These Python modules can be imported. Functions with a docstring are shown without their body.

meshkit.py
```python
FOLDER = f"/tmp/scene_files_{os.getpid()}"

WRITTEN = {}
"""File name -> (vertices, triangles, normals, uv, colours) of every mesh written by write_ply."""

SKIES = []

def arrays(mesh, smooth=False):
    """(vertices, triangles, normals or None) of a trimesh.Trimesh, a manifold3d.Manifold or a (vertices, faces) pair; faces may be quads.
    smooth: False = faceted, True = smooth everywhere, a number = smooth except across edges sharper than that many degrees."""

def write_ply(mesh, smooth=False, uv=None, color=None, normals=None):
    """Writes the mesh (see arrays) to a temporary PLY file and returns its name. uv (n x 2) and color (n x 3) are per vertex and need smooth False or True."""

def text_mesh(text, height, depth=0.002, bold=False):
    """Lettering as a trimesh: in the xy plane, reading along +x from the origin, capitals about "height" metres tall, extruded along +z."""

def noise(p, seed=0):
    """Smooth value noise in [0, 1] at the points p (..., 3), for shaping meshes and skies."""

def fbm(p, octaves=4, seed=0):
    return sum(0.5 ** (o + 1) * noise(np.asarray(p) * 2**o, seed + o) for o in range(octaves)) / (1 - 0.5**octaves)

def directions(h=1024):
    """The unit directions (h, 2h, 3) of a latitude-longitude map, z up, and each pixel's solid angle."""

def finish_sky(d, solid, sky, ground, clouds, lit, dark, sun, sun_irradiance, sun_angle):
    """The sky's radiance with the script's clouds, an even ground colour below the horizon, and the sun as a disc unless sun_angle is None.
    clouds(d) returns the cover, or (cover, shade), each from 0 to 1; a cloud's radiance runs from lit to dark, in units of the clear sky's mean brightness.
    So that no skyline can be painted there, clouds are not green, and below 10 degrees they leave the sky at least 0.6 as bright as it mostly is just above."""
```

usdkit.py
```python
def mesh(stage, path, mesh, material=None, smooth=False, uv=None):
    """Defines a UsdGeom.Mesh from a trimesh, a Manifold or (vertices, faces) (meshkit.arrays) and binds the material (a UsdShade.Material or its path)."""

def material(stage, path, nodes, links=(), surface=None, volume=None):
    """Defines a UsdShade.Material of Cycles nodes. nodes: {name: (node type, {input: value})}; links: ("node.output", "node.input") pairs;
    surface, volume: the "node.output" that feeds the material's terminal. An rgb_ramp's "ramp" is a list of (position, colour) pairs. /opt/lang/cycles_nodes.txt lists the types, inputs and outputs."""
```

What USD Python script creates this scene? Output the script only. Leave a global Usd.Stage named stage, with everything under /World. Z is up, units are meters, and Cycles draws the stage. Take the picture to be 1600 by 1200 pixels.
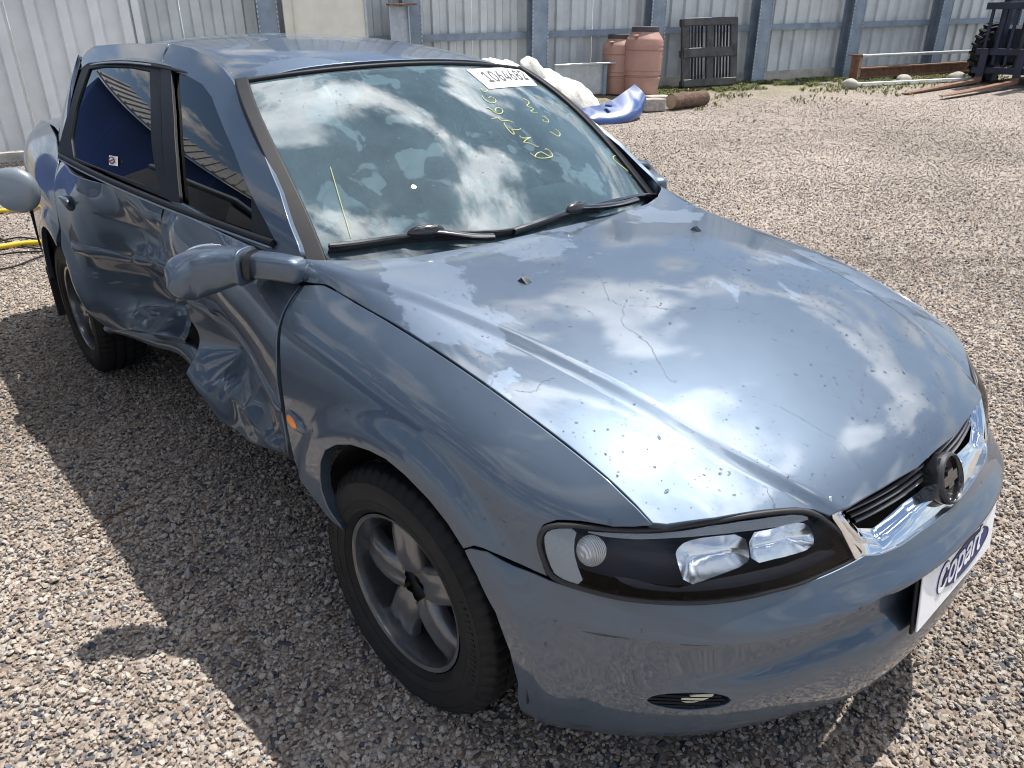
import math, random
import numpy as np, trimesh, usdkit, meshkit
import shapely
from shapely.geometry import Polygon, Point, LineString
from scipy.spatial import Delaunay, cKDTree
from scipy.interpolate import CubicSpline, RBFInterpolator, PchipInterpolator
from pxr import Usd, UsdGeom, UsdLux, UsdShade, Gf, Sdf, Vt

rng = np.random.default_rng(7)
random.seed(7)
stage = Usd.Stage.CreateInMemory()
UsdGeom.SetStageUpAxis(stage, 'Z')
UsdGeom.SetStageMetersPerUnit(stage, 1.0)
UsdGeom.Xform.Define(stage, '/World')

# ------------------------------------------------------------------ camera, sky, sun, exposure
CAM = np.array([1.18537, -1.53152, 1.48453])
FPX = 1168.83                                     # focal length in pixels of the 1600 x 1200 photograph
RCW = np.array([[0.670193, 0.742187, -0.000319], [0.317624, -0.287201, -0.903676], [-0.670789, 0.605536, -0.428216]])                             # rows: camera right, down, forward
cam = UsdGeom.Camera.Define(stage, '/World/camera')
M4 = np.eye(4); M4[0, :3] = RCW[0]; M4[1, :3] = -RCW[1]; M4[2, :3] = -RCW[2]; M4[3, :3] = CAM
cam.AddTransformOp().Set(Gf.Matrix4d(*M4.ravel().tolist()))
cam.CreateHorizontalApertureAttr(36.0); cam.CreateVerticalApertureAttr(27.0)
cam.CreateFocalLengthAttr(36.0 * FPX / 1600)
cam.CreateClippingRangeAttr(Gf.Vec2f(0.05, 2000))
cam.CreateExposureAttr(0.62)
SUN = np.array([0.03, 0.42, 1.0]); SUN /= np.linalg.norm(SUN)
el, az = math.asin(SUN[2]), math.atan2(SUN[0], SUN[1])
sun = UsdLux.DistantLight.Define(stage, '/World/sun')
sun.CreateIntensityAttr(1.25); sun.CreateNormalizeAttr(True) if hasattr(sun, 'CreateNormalizeAttr') else None
sun.CreateAngleAttr(0.53); sun.CreateColorAttr(Gf.Vec3f(1.0, 0.955, 0.89))
zx = SUN; xx = np.cross([0, 1, 0], zx); xx /= np.linalg.norm(xx); yx = np.cross(zx, xx)
Ms = np.eye(4); Ms[0, :3] = xx; Ms[1, :3] = yx; Ms[2, :3] = zx
sun.AddTransformOp().Set(Gf.Matrix4d(*Ms.ravel().tolist()))
sky = UsdLux.DomeLight.Define(stage, '/World/sky')
sky.CreateIntensityAttr(1.0)
SKYN = {
    'tc': ('texture_coordinate', {}),
    'sky': ('sky_texture', {'sky_type': 'single_scattering', 'sun_disc': False, 'sun_elevation': el, 'sun_rotation': az, 'altitude': 800.0, 'air_density': 1.0, 'aerosol_density': 0.35, 'ozone_density': 1.2}),
    'sep': ('separate_xyz', {}), 'zz': ('math', {'math_type': 'add', 'value2': 0.16}), 'zm': ('math', {'math_type': 'maximum', 'value2': 0.12}),
    'dx': ('math', {'math_type': 'divide'}), 'dy': ('math', {'math_type': 'divide'}), 'co': ('combine_xyz', {'z': 0.0}),
    'mp': ('mapping', {'mapping_type': 'point', 'location': (1.3, 0.4, 0.0), 'scale': (1.0, 1.0, 1.0)}),
    'n1': ('noise_texture', {'scale': 2.3, 'detail': 9.0, 'roughness': 0.58, 'distortion': 0.3}),
    'n2': ('noise_texture', {'scale': 5.0, 'detail': 6.0, 'roughness': 0.6}),
    'cover': ('map_range', {'range_type': 'smoothstep', 'from_min': 0.50, 'from_max': 0.585, 'to_min': 0.0, 'to_max': 1.0, 'clamp': True}),
    'shade': ('rgb_ramp', {'ramp': [(0.3, (3.6, 3.8, 4.2)), (0.52, (8.0, 8.0, 8.0)), (0.72, (13.0, 12.7, 12.2))]}),
    'sd': ('vector_math', {'math_type': 'dot_product', 'vector2': tuple(SUN)}), 'sf': ('map_range', {'range_type': 'smoothstep', 'from_min': 0.62, 'from_max': 1.0, 'to_min': 0.9, 'to_max': 6.0, 'clamp': True}), 'sv': ('vector_math', {'math_type': 'scale'}),
    'mix': ('mix_color', {'use_clamp': False}),
    'hm': ('map_range', {'range_type': 'smoothstep', 'from_min': 0.0, 'from_max': 0.24, 'to_min': 0.85, 'to_max': 0.0, 'clamp': True}), 'hz': ('mix_color', {'use_clamp': False, 'b': (4.6, 5.6, 6.9)}),
    'bg': ('background_shader', {'strength': 0.085}),
}
SKYL = [('tc.generated', 'sep.vector'), ('sep.z', 'zz.value1'), ('zz.value', 'zm.value1'), ('sep.x', 'dx.value1'), ('zm.value', 'dx.value2'), ('sep.y', 'dy.value1'), ('zm.value', 'dy.value2'),
        ('dx.value', 'co.x'), ('dy.value', 'co.y'), ('co.vector', 'mp.vector'), ('mp.vector', 'n1.vector'), ('mp.vector', 'n2.vector'), ('n1.fac', 'cover.value'), ('n2.fac', 'shade.fac'),
        ('cover.result', 'mix.fac'), ('sep.z', 'hm.value'), ('hm.result', 'hz.fac'), ('sky.color', 'hz.a'), ('hz.result', 'mix.a'), ('tc.generated', 'sd.vector1'), ('sd.value', 'sf.value'), ('shade.color', 'sv.vector1'), ('sf.result', 'sv.scale'), ('sv.vector', 'mix.b'), ('mix.result', 'bg.color')]
usdkit.material(stage, '/World/Looks/sky', SKYN, SKYL, surface='bg.background')
UsdShade.MaterialBindingAPI.Apply(sky.GetPrim()).Bind(UsdShade.Material.Get(stage, '/World/Looks/sky'))
sky.GetPrim().SetCustomDataByKey('kind', 'structure')

# ------------------------------------------------------------------ helpers: prims
USED = {}
def numbered(parent, name):
    k = (parent, name); USED[k] = USED.get(k, -1) + 1
    return f'{parent}/{name}' + (f'_{USED[k]:03d}' if USED[k] else '')
def tag(prim, label=None, cat=None, group=None, kind=None):
    for k, v in (('label', label), ('category', cat), ('group', group), ('kind', kind)):
        if v: prim.SetCustomDataByKey(k, v)
    return prim
def thing(name, label, cat, loc=(0, 0, 0), rotz=0.0, group=None):
    x = UsdGeom.Xform.Define(stage, numbered('/World', name))
    x.AddTranslateOp().Set(Gf.Vec3d(*map(float, loc))); x.AddRotateZOp().Set(float(rotz))
    return tag(x.GetPrim(), label, cat, group)
def mesh(name, m, mat, parent=None, smooth=False, normals=None, label=None):
    """one Mesh prim under parent (a prim) or /World"""
    p = str(parent.GetPath()) if parent is not None else '/World'
    path = numbered(p, name)
    if normals is not None:
        v, f = m
        g = usdkit.mesh(stage, path, (v, f), MAT[mat], smooth=False)
        g.CreateNormalsAttr(Vt.Vec3fArray.FromNumpy(np.asarray(normals, np.float32))); g.SetNormalsInterpolation('vertex')
    else:
        g = usdkit.mesh(stage, path, m, MAT[mat], smooth=smooth)
    if label: g.GetPrim().SetCustomDataByKey('label', label)
    return g.GetPrim()
def group_prim(name, parent):
    return UsdGeom.Xform.Define(stage, numbered(str(parent.GetPath()), name)).GetPrim()
def copy_of(src, name, loc, rotz, label, cat, group=None):
    x = thing(name, label, cat, loc, rotz, group)
    x.GetReferences().AddInternalReference(src.GetPath()); x.SetInstanceable(True)
    return x

# ------------------------------------------------------------------ helpers: shapes
def box(cx, cy, cz, sx, sy, sz, bev=0.0):
    if bev <= 0: m = trimesh.creation.box((sx, sy, sz))
    else:
        pts = []
        for a in (-1, 1):
            for b in (-1, 1):
                for c in (-1, 1):
                    for k in range(3):
                        d = np.array([sx, sy, sz]) / 2 - bev; d[k] += bev; pts.append(np.array([a, b, c]) * d)
        m = trimesh.convex.convex_hull(np.array(pts))
    m.apply_translation((cx, cy, cz)); return m
def cat(*ms): return trimesh.util.concatenate([m for m in ms])
def rot(m, deg, axis, point=(0, 0, 0)):
    m = m.copy(); m.apply_transform(trimesh.transformations.rotation_matrix(math.radians(deg), axis, point)); return m
def mv(m, x, y, z):
    m = m.copy(); m.apply_translation((x, y, z)); return m
def tube(path, r, n=8, closed=False, caps=True):
    """swept round tube; r number or one per point"""
    P = np.asarray(path, float); k = len(P); r = np.broadcast_to(np.asarray(r, float), (k,))
    T = np.gradient(P, axis=0); T /= np.maximum(np.linalg.norm(T, axis=1, keepdims=True), 1e-9)
    up = np.array([0, 0, 1.0]) if abs(T[0][2]) < .9 else np.array([1.0, 0, 0])
    N = np.cross(T[0], up); N /= np.linalg.norm(N); V = []
    a = np.linspace(0, 2 * np.pi, n, endpoint=False)
    for i in range(k):
        N = N - T[i] * N.dot(T[i]); N /= np.linalg.norm(N); B = np.cross(T[i], N)
        V.append(P[i] + r[i] * (np.cos(a)[:, None] * N + np.sin(a)[:, None] * B))
    V = np.vstack(V); F = []
    for i in range(k - 1):
        for j in range(n):
            q = i * n + j; q2 = i * n + (j + 1) % n
            F += [[q, q2, q + n], [q2, q2 + n, q + n]]
    if caps:
        V = np.vstack([V, P[:1], P[-1:]]); c0, c1 = len(V) - 2, len(V) - 1
        for j in range(n): F += [[c0, (j + 1) % n, j], [c1, (k - 1) * n + j, (k - 1) * n + (j + 1) % n]]
    m = trimesh.Trimesh(V, np.array(F), process=False); m.fix_normals(); return m
def spline(pts, n=40):
    P = np.asarray(pts, float); s = np.r_[0, np.cumsum(np.linalg.norm(np.diff(P, axis=0), axis=1))]
    return CubicSpline(s, P)(np.linspace(0, s[-1], n))
def revolve(profile, n=64, axis='z'):
    """profile: (r, h) pairs -> surface of revolution about the axis"""
    pr = np.asarray(profile, float); a = np.linspace(0, 2 * np.pi, n, endpoint=False); V = []
    for r, h in pr: V.append(np.stack([r * np.cos(a), r * np.sin(a), np.full(n, h)], 1))
    V = np.vstack(V); F = []
    for i in range(len(pr) - 1):
        for j in range(n):
            q = i * n + j; q2 = i * n + (j + 1) % n
            F += [[q, q2, q + n], [q2, q2 + n, q + n]]
    V = V if axis == 'z' else V[:, [0, 2, 1]] * [1, -1, 1]
    return trimesh.Trimesh(V, np.array(F), process=False)
def grid_mesh(P):
    """P (n, m, 3) grid of points -> (vertices, faces)"""
    n, m = P.shape[:2]; i = np.arange(n * m).reshape(n, m)
    a, b, c, d = i[:-1, :-1].ravel(), i[1:, :-1].ravel(), i[1:, 1:].ravel(), i[:-1, 1:].ravel()
    return P.reshape(-1, 3), np.vstack([np.stack([a, b, c], 1), np.stack([a, c, d], 1)])

# measuring: a pixel of the photograph <-> the yard
def ray(u, v): return RCW.T @ np.array([(u - 800) / FPX, (v - 600) / FPX, 1.0])
def at(u, v, x=None, y=None, z=None):
    d = ray(u, v); k, val = [(i, c) for i, c in enumerate((x, y, z)) if c is not None][0]
    return CAM + (val - CAM[k]) / d[k] * d
def proj(P):
    q = (np.atleast_2d(P) - CAM) @ RCW.T
    return np.stack([800 + FPX * q[:, 0] / q[:, 2], 600 + FPX * q[:, 1] / q[:, 2]], 1)
def trace(S, pix, dom, n=90):
    """surface parameters of the traced points: S(a, b) -> (k, 3); dom = (a0, a1, b0, b1)"""
    pix = np.asarray(pix, float)
    A, B = np.meshgrid(np.linspace(dom[0], dom[1], n), np.linspace(dom[2], dom[3], n), indexing='ij'); A = A.ravel(); B = B.ravel()
    Q = proj(S(A, B)); ab = []
    for p in pix:
        i = np.argmin(((Q - p) ** 2).sum(1)); ab.append((A[i], B[i]))
    ab = np.array(ab); ea, eb = (dom[1] - dom[0]) * 1e-4, (dom[3] - dom[2]) * 1e-4
    for _ in range(14):
        q = proj(S(ab[:, 0], ab[:, 1])); ja = (proj(S(ab[:, 0] + ea, ab[:, 1])) - q) / ea; jb = (proj(S(ab[:, 0], ab[:, 1] + eb)) - q) / eb
        r = pix - q; det = ja[:, 0] * jb[:, 1] - ja[:, 1] * jb[:, 0]; det = np.where(abs(det) < 1e-6, 1e-6, det)
        da = (r[:, 0] * jb[:, 1] - r[:, 1] * jb[:, 0]) / det; db = (ja[:, 0] * r[:, 1] - ja[:, 1] * r[:, 0]) / det
        la, lb = (dom[1] - dom[0]) * .06, (dom[3] - dom[2]) * .06
        ab = ab + np.stack([np.clip(da, -la, la), np.clip(db, -lb, lb)], 1)
        ab[:, 0] = np.clip(ab[:, 0], dom[0], dom[1]); ab[:, 1] = np.clip(ab[:, 1], dom[2], dom[3])
    return ab

def resample(L, h, closed=True):
    L = np.asarray(L, float)
    if closed and np.allclose(L[0], L[-1]): L = L[:-1]
    out = []; k = len(L)
    for i in range(k if closed else k - 1):
        a, b = L[i], L[(i + 1) % k]; n = max(1, int(round(np.linalg.norm(b - a) / h)))
        out += [a + (b - a) * t / n for t in range(n)]
    if not closed: out.append(L[-1])
    return np.array(out)
def soften(L, it=2):
    """round a traced outline a little (Chaikin corner cutting)"""
    L = np.asarray(L, float)
    for _ in range(it):
        N = np.roll(L, -1, 0); L = np.stack([.75 * L + .25 * N, .25 * L + .75 * N], 1).reshape(-1, 2)
    return L
def normals_of(S, ab, out, e=1e-4):
    a, b = ab[:, 0], ab[:, 1]
    du = S(a + e, b) - S(a - e, b); dv = S(a, b + e) - S(a, b - e)
    n = np.cross(du, dv); n /= np.maximum(np.linalg.norm(n, axis=1, keepdims=True), 1e-12)
    o = np.asarray(out(S(a, b)) if callable(out) else out, float)
    s = np.sign((n * o).sum(1)); s[s == 0] = 1
    return n * s[:, None]
def panel(S, outer, out, h=.02, holes=(), hem=.016, lift=0.0, rnd=.0025, scale=None, extra=None):
    """A sheet-metal (or glass) panel on the surface S: triangulated inside the outline, exact normals, hemmed edges.
    Returns vertices, faces, normals."""
    outer = np.asarray(outer, float); c = outer.mean(0)[None]
    e = 1e-3
    if scale is None:
        sa = np.linalg.norm(S(c[:, 0] + e, c[:, 1]) - S(c[:, 0] - e, c[:, 1])) / (2 * e); sb = np.linalg.norm(S(c[:, 0], c[:, 1] + e) - S(c[:, 0], c[:, 1] - e)) / (2 * e)
    else: sa, sb = scale
    K = np.array([sa, sb])
    loops = [resample(outer * K, h)] + [resample(np.asarray(q, float) * K, h) for q in holes]
    poly = Polygon(loops[0], [l for l in loops[1:]])
    if not poly.is_valid: poly = poly.buffer(0); poly = max(getattr(poly, 'geoms', [poly]), key=lambda g: g.area)
    x0, y0, x1, y1 = poly.bounds
    gx, gy = np.meshgrid(np.arange(x0, x1 + h, h), np.arange(y0, y1 + h, h * .866)); gx[1::2] += h / 2
    inner = poly.buffer(-.6 * h); G = np.stack([gx.ravel(), gy.ravel()], 1)
    G = G[shapely.contains_xy(inner, G[:, 0], G[:, 1])] if not inner.is_empty else np.zeros((0, 2))
    if extra is not None:
        X = np.vstack([resample(np.asarray(q, float) * K, h * .8, closed=False) for q in extra]); X = X[shapely.contains_xy(poly.buffer(-.3 * h), X[:, 0], X[:, 1])]
        if len(X): G = np.vstack([G[cKDTree(X).query(G)[0] > h * .45], X])
    B = np.vstack(loops); P2 = np.vstack([B, G]); tri = Delaunay(P2).simplices
    cen = P2[tri].mean(1); ok = shapely.contains_xy(poly, cen[:, 0], cen[:, 1]); tri = tri[ok]
    q = P2[tri]; e1, e2 = q[:, 1] - q[:, 0], q[:, 2] - q[:, 0]; ar = e1[:, 0] * e2[:, 1] - e1[:, 1] * e2[:, 0]; tri = tri[abs(ar) > 1e-12]
    ab = P2 / K; P = S(ab[:, 0], ab[:, 1]); N = normals_of(S, ab, out); P = P + N * lift
    f = np.cross(P[tri[:, 1]] - P[tri[:, 0]], P[tri[:, 2]] - P[tri[:, 0]]); flip = (f * N[tri[:, 0]]).sum(1) < 0; tri[flip] = tri[flip][:, ::-1]
    V, F, NN = [P], [tri], [N]; base = len(P); at0 = 0
    if hem > 0:
        for li, l in enumerate(loops):
            n = len(l); idx = np.arange(at0, at0 + n); at0 += n
            p, nn = P[idx], N[idx]; t = np.roll(p, -1, 0) - np.roll(p, 1, 0); t /= np.maximum(np.linalg.norm(t, axis=1, keepdims=True), 1e-9)
            o = np.cross(t, nn); area = Polygon(l).exterior.is_ccw
            cen3 = p + o * h * .2
            # outward in the parameter plane
            d2 = np.roll(l, -1, 0) - np.roll(l, 1, 0); o2 = np.stack([d2[:, 1], -d2[:, 0]], 1) * (1 if area else -1) * (1 if li == 0 else -1)
            o2 /= np.maximum(np.linalg.norm(o2, axis=1, keepdims=True), 1e-9); a2 = (l + o2 * 1e-3) / K; w = S(a2[:, 0], a2[:, 1]) - S(l[:, 0] / K[0], l[:, 1] / K[1])
            o *= np.sign((o * w).sum(1, keepdims=True) + 1e-15)
            rings = [(p, nn), (p + o * rnd * .7 - nn * rnd * .3, (nn + o) * .7071), (p + o * rnd - nn * rnd, o), (p + o * rnd - nn * (rnd + hem), o)]
            ids = []
            for rp, rn in rings:
                V.append(rp); NN.append(rn); ids.append(np.arange(base, base + n)); base += n
            for r0, r1 in zip(ids[:-1], ids[1:]):
                a, b, c2, d = r0, np.roll(r0, -1), np.roll(r1, -1), r1
                q1, q2 = np.stack([a, b, c2], 1), np.stack([a, c2, d], 1)
                VV = np.vstack(V); fn = np.cross(VV[q1[:, 1]] - VV[q1[:, 0]], VV[q1[:, 2]] - VV[q1[:, 0]]); s = (fn * (nn + o)).sum(1) < 0
                q1[s] = q1[s][:, ::-1]; q2[s] = q2[s][:, ::-1]; F += [q1, q2]
    return np.vstack(V), np.vstack(F), np.vstack(NN)
def mirror(vfn):
    v, f, n = vfn; return v * [1, -1, 1], f[:, ::-1], n * [1, -1, 1]
def put(name, vfn, mat, parent, label=None):
    return mesh(name, (vfn[0], vfn[1]), mat, parent, normals=vfn[2], label=label)

# ------------------------------------------------------------------ materials
MAT = {}
def pmat(name, color, rough=.5, metal=0.0, coat=0.0, coat_r=.03, spec=.5, noise=None, bump=None, extra=None):
    """principled material; noise = (scale, amount) mottles the colour, bump = (scale, strength, distance)"""
    n = {'p': ('principled_bsdf', {'base_color': color, 'roughness': rough, 'metallic': metal, 'coat_weight': coat, 'coat_roughness': coat_r, 'specular_ior_level': spec, **(extra or {})})}; l = []
    if noise or bump: n['tc'] = ('texture_coordinate', {})
    if noise:
        sc, am = noise; c = np.array(color)
        n['nz'] = ('noise_texture', {'scale': sc, 'detail': 6.0, 'roughness': .62})
        n['rp'] = ('rgb_ramp', {'ramp': [(0.28, tuple(c * (1 - am))), (0.72, tuple(np.minimum(c * (1 + am), .95)))]})
        l += [('tc.object', 'nz.vector'), ('nz.fac', 'rp.fac'), ('rp.color', 'p.base_color')]
    if bump:
        n['nb'] = ('noise_texture', {'scale': bump[0], 'detail': 5.0, 'roughness': .6}); n['b'] = ('bump', {'strength': bump[1], 'distance': bump[2]})
        l += [('tc.object', 'nb.vector'), ('nb.fac', 'b.height'), ('b.normal', 'p.normal')]
    MAT[name] = usdkit.material(stage, f'/World/Looks/{name}', n, l, surface='p.BSDF')
def paint(name, color, worn=None):
    """metallic clear-coated car paint with faint dust; worn = threshold above which the clear coat has gone milky"""
    c = np.array(color)
    n = {'tc': ('texture_coordinate', {}), 'nz': ('noise_texture', {'scale': 5.0, 'detail': 8.0, 'roughness': .65}), 'fl': ('noise_texture', {'scale': 900.0, 'detail': 1.0}),
         'rr': ('map_range', {'from_min': .35, 'from_max': .7, 'to_min': .03, 'to_max': .10, 'clamp': True}),
         'cr': ('rgb_ramp', {'ramp': [(.3, tuple(c * .92)), (.7, tuple(c * 1.08))]}),
         'bp': ('bump', {'strength': .05, 'distance': .0004}),
         'p': ('principled_bsdf', {'base_color': color, 'metallic': .78, 'roughness': .48, 'coat_weight': 1.0, 'coat_roughness': .03, 'coat_ior': 1.55, 'specular_ior_level': .5})}
    l = [('tc.object', 'nz.vector'), ('tc.object', 'fl.vector'), ('nz.fac', 'rr.value'), ('rr.result', 'p.coat_roughness'), ('nz.fac', 'cr.fac'), ('fl.fac', 'bp.height'), ('bp.normal', 'p.normal')]
    out = 'p.BSDF'
    if worn is None: l += [('cr.color', 'p.base_color')]
    else:
        n |= {'wn': ('noise_texture', {'scale': 2.1, 'detail': 10.0, 'roughness': .60, 'distortion': .5}), 'wm': ('map_range', {'range_type': 'smoothstep', 'from_min': worn, 'from_max': worn + .022, 'to_min': 0, 'to_max': .55, 'clamp': True}), 'wc': ('mix_color', {'b': tuple(c * 2.1 + .045)}),
              'cw': ('map_range', {'from_min': 0, 'from_max': .55, 'to_min': 1.0, 'to_max': .45, 'clamp': True})}
        l += [('tc.object', 'wn.vector'), ('wn.fac', 'wm.value'), ('wm.result', 'wc.fac'), ('cr.color', 'wc.a'), ('wc.result', 'p.base_color'), ('wm.result', 'cw.value'), ('cw.result', 'p.coat_weight')]
    MAT[name] = usdkit.material(stage, f'/World/Looks/{name}', n, l, surface=out)
def pane(name, tint, ior=1.5, rough=0.0, floor=0.0):
    n = {'t': ('transparent_bsdf', {'color': tint}), 'g': ('glossy_bsdf', {'color': (1, 1, 1), 'roughness': rough}), 'f': ('fresnel', {'IOR': ior}), 'm': ('mix_closure', {})}
    MAT[name] = usdkit.material(stage, f'/World/Looks/{name}', n, [('f.fac', 'm.fac'), ('t.BSDF', 'm.closure1'), ('g.BSDF', 'm.closure2')], surface='m.closure')
paint('car_paint', (.070, .095, .130)); paint('weathered_paint', (.070, .095, .130), .556)
pmat('black_rubber', (.018, .018, .02), .55, spec=.4, noise=(30, .3))
pmat('tyre_rubber', (.010, .010, .0105), .58, spec=.25, noise=(14, .45), bump=(160, .25, .001))
pmat('black_trim', (.007, .008, .011), .5, spec=.22, noise=(25, .25), bump=(300, .08, .0006))
pmat('gloss_black', (.012, .012, .014), .16, coat=.6)
pmat('dark_metal', (.05, .05, .052), .5, .5)
pmat('inner_dark', (.012, .012, .013), .8)
pmat('chrome', (.78, .80, .82), .06, 1.0, bump=(220, .03, .0004))
pmat('mirror_silver', (.93, .94, .95), .20, 1.0)
pmat('rim_paint', (.12, .123, .13), .30, .7, coat=.8, coat_r=.06, noise=(12, .25))
pmat('brass', (.20, .15, .08), .45, .9)
pmat('white_plastic', (.78, .79, .80), .4)
pmat('sticker_white', (.80, .81, .82), .45)
pmat('ink', (.02, .02, .025), .5)
pmat('ink_blue', (.02, .03, .14), .45)
pmat('ink_grey', (.55, .57, .6), .5)
pmat('amber', (.75, .22, .02), .2, coat=.6)
pmat('chalk_yellow', (.55, .57, .26), .8)
pmat('interior_grey', (.055, .058, .065), .75, noise=(20, .3))
pmat('dash_grey', (.03, .032, .036), .6)
n_ = {'t': ('transparent_bsdf', {'color': (.42, .58, .60)}), 'g': ('glossy_bsdf', {'color': (1, 1, 1), 'roughness': 0.0}), 'f': ('fresnel', {'IOR': 1.72}), 'm': ('mix_closure', {}), 'd': ('diffuse_bsdf', {'color': (.30, .46, .53)}), 'tc': ('texture_coordinate', {}),
      'n': ('noise_texture', {'scale': 3.2, 'detail': 7.0, 'roughness': .6}), 'r': ('map_range', {'from_min': .35, 'from_max': .66, 'to_min': .08, 'to_max': .17, 'clamp': True}), 'v': ('noise_texture', {'scale': 9.0, 'detail': 3.0, 'roughness': .5, 'distortion': .6}), 'k': ('map_range', {'from_min': .565, 'from_max': .60, 'to_min': 0.0, 'to_max': .10, 'clamp': True}), 'ad': ('math', {'math_type': 'add'}), 'm2': ('mix_closure', {})}
MAT['windscreen_glass'] = usdkit.material(stage, '/World/Looks/windscreen_glass', n_, [('f.fac', 'm.fac'), ('t.BSDF', 'm.closure1'), ('g.BSDF', 'm.closure2'), ('tc.object', 'n.vector'), ('tc.object', 'v.vector'), ('n.fac', 'r.value'), ('v.fac', 'k.value'), ('r.result', 'ad.value1'), ('k.result', 'ad.value2'), ('ad.value', 'm2.fac'), ('m.closure', 'm2.closure1'), ('d.BSDF', 'm2.closure2')], surface='m2.closure')
pane('tinted_glass', (.045, .05, .06), 1.6)
pane('lamp_glass', (.95, .965, .975), 1.22)
pmat('lamp_black', (.024, .030, .045), .34, spec=.25)
pmat('fog_lens', (.42, .43, .36), .15, .3, coat=.8)
pane('blue_tint', (.45, .50, .72), 1.01)
pmat('tinted_dark', (.012, .013, .016), .04, coat=1.0)
n_ = {'t': ('transparent_bsdf', {'color': (.86, .87, .88)}), 'g': ('principled_bsdf', {'base_color': (.72, .74, .76), 'roughness': .2, 'metallic': .3}), 'tc': ('texture_coordinate', {}), 'w': ('wave_texture', {'wave_type': 'bands', 'bands_direction': 'diagonal', 'scale': 130.0}), 'b': ('bump', {'strength': .5, 'distance': .002}), 'm': ('mix_closure', {'fac': .5})}
MAT['prism_glass'] = usdkit.material(stage, '/World/Looks/prism_glass', n_, [('tc.object', 'w.vector'), ('w.fac', 'b.height'), ('b.normal', 'g.normal'), ('t.BSDF', 'm.closure1'), ('g.BSDF', 'm.closure2')], surface='m.closure')
MAT['water'] = usdkit.material(stage, '/World/Looks/water', {'p': ('principled_bsdf', {'base_color': (1, 1, 1), 'roughness': 0.0, 'transmission_weight': 1.0, 'ior': 1.33})}, [], surface='p.BSDF')

n_ = {'g': ('principled_bsdf', {'base_color': (.66, .67, .68), 'roughness': .28, 'metallic': .55, 'coat_weight': .5}), 'tc': ('texture_coordinate', {}), 'w': ('wave_texture', {'wave_type': 'bands', 'bands_direction': 'y', 'scale': 95.0}), 'b': ('bump', {'strength': .6, 'distance': .002})}
MAT['ribbed_silver'] = usdkit.material(stage, '/World/Looks/ribbed_silver', n_, [('tc.object', 'w.vector'), ('w.fac', 'b.height'), ('b.normal', 'g.normal')], surface='g.BSDF')

pmat('galv_trim', (.30, .34, .40), .25, .8)

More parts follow.
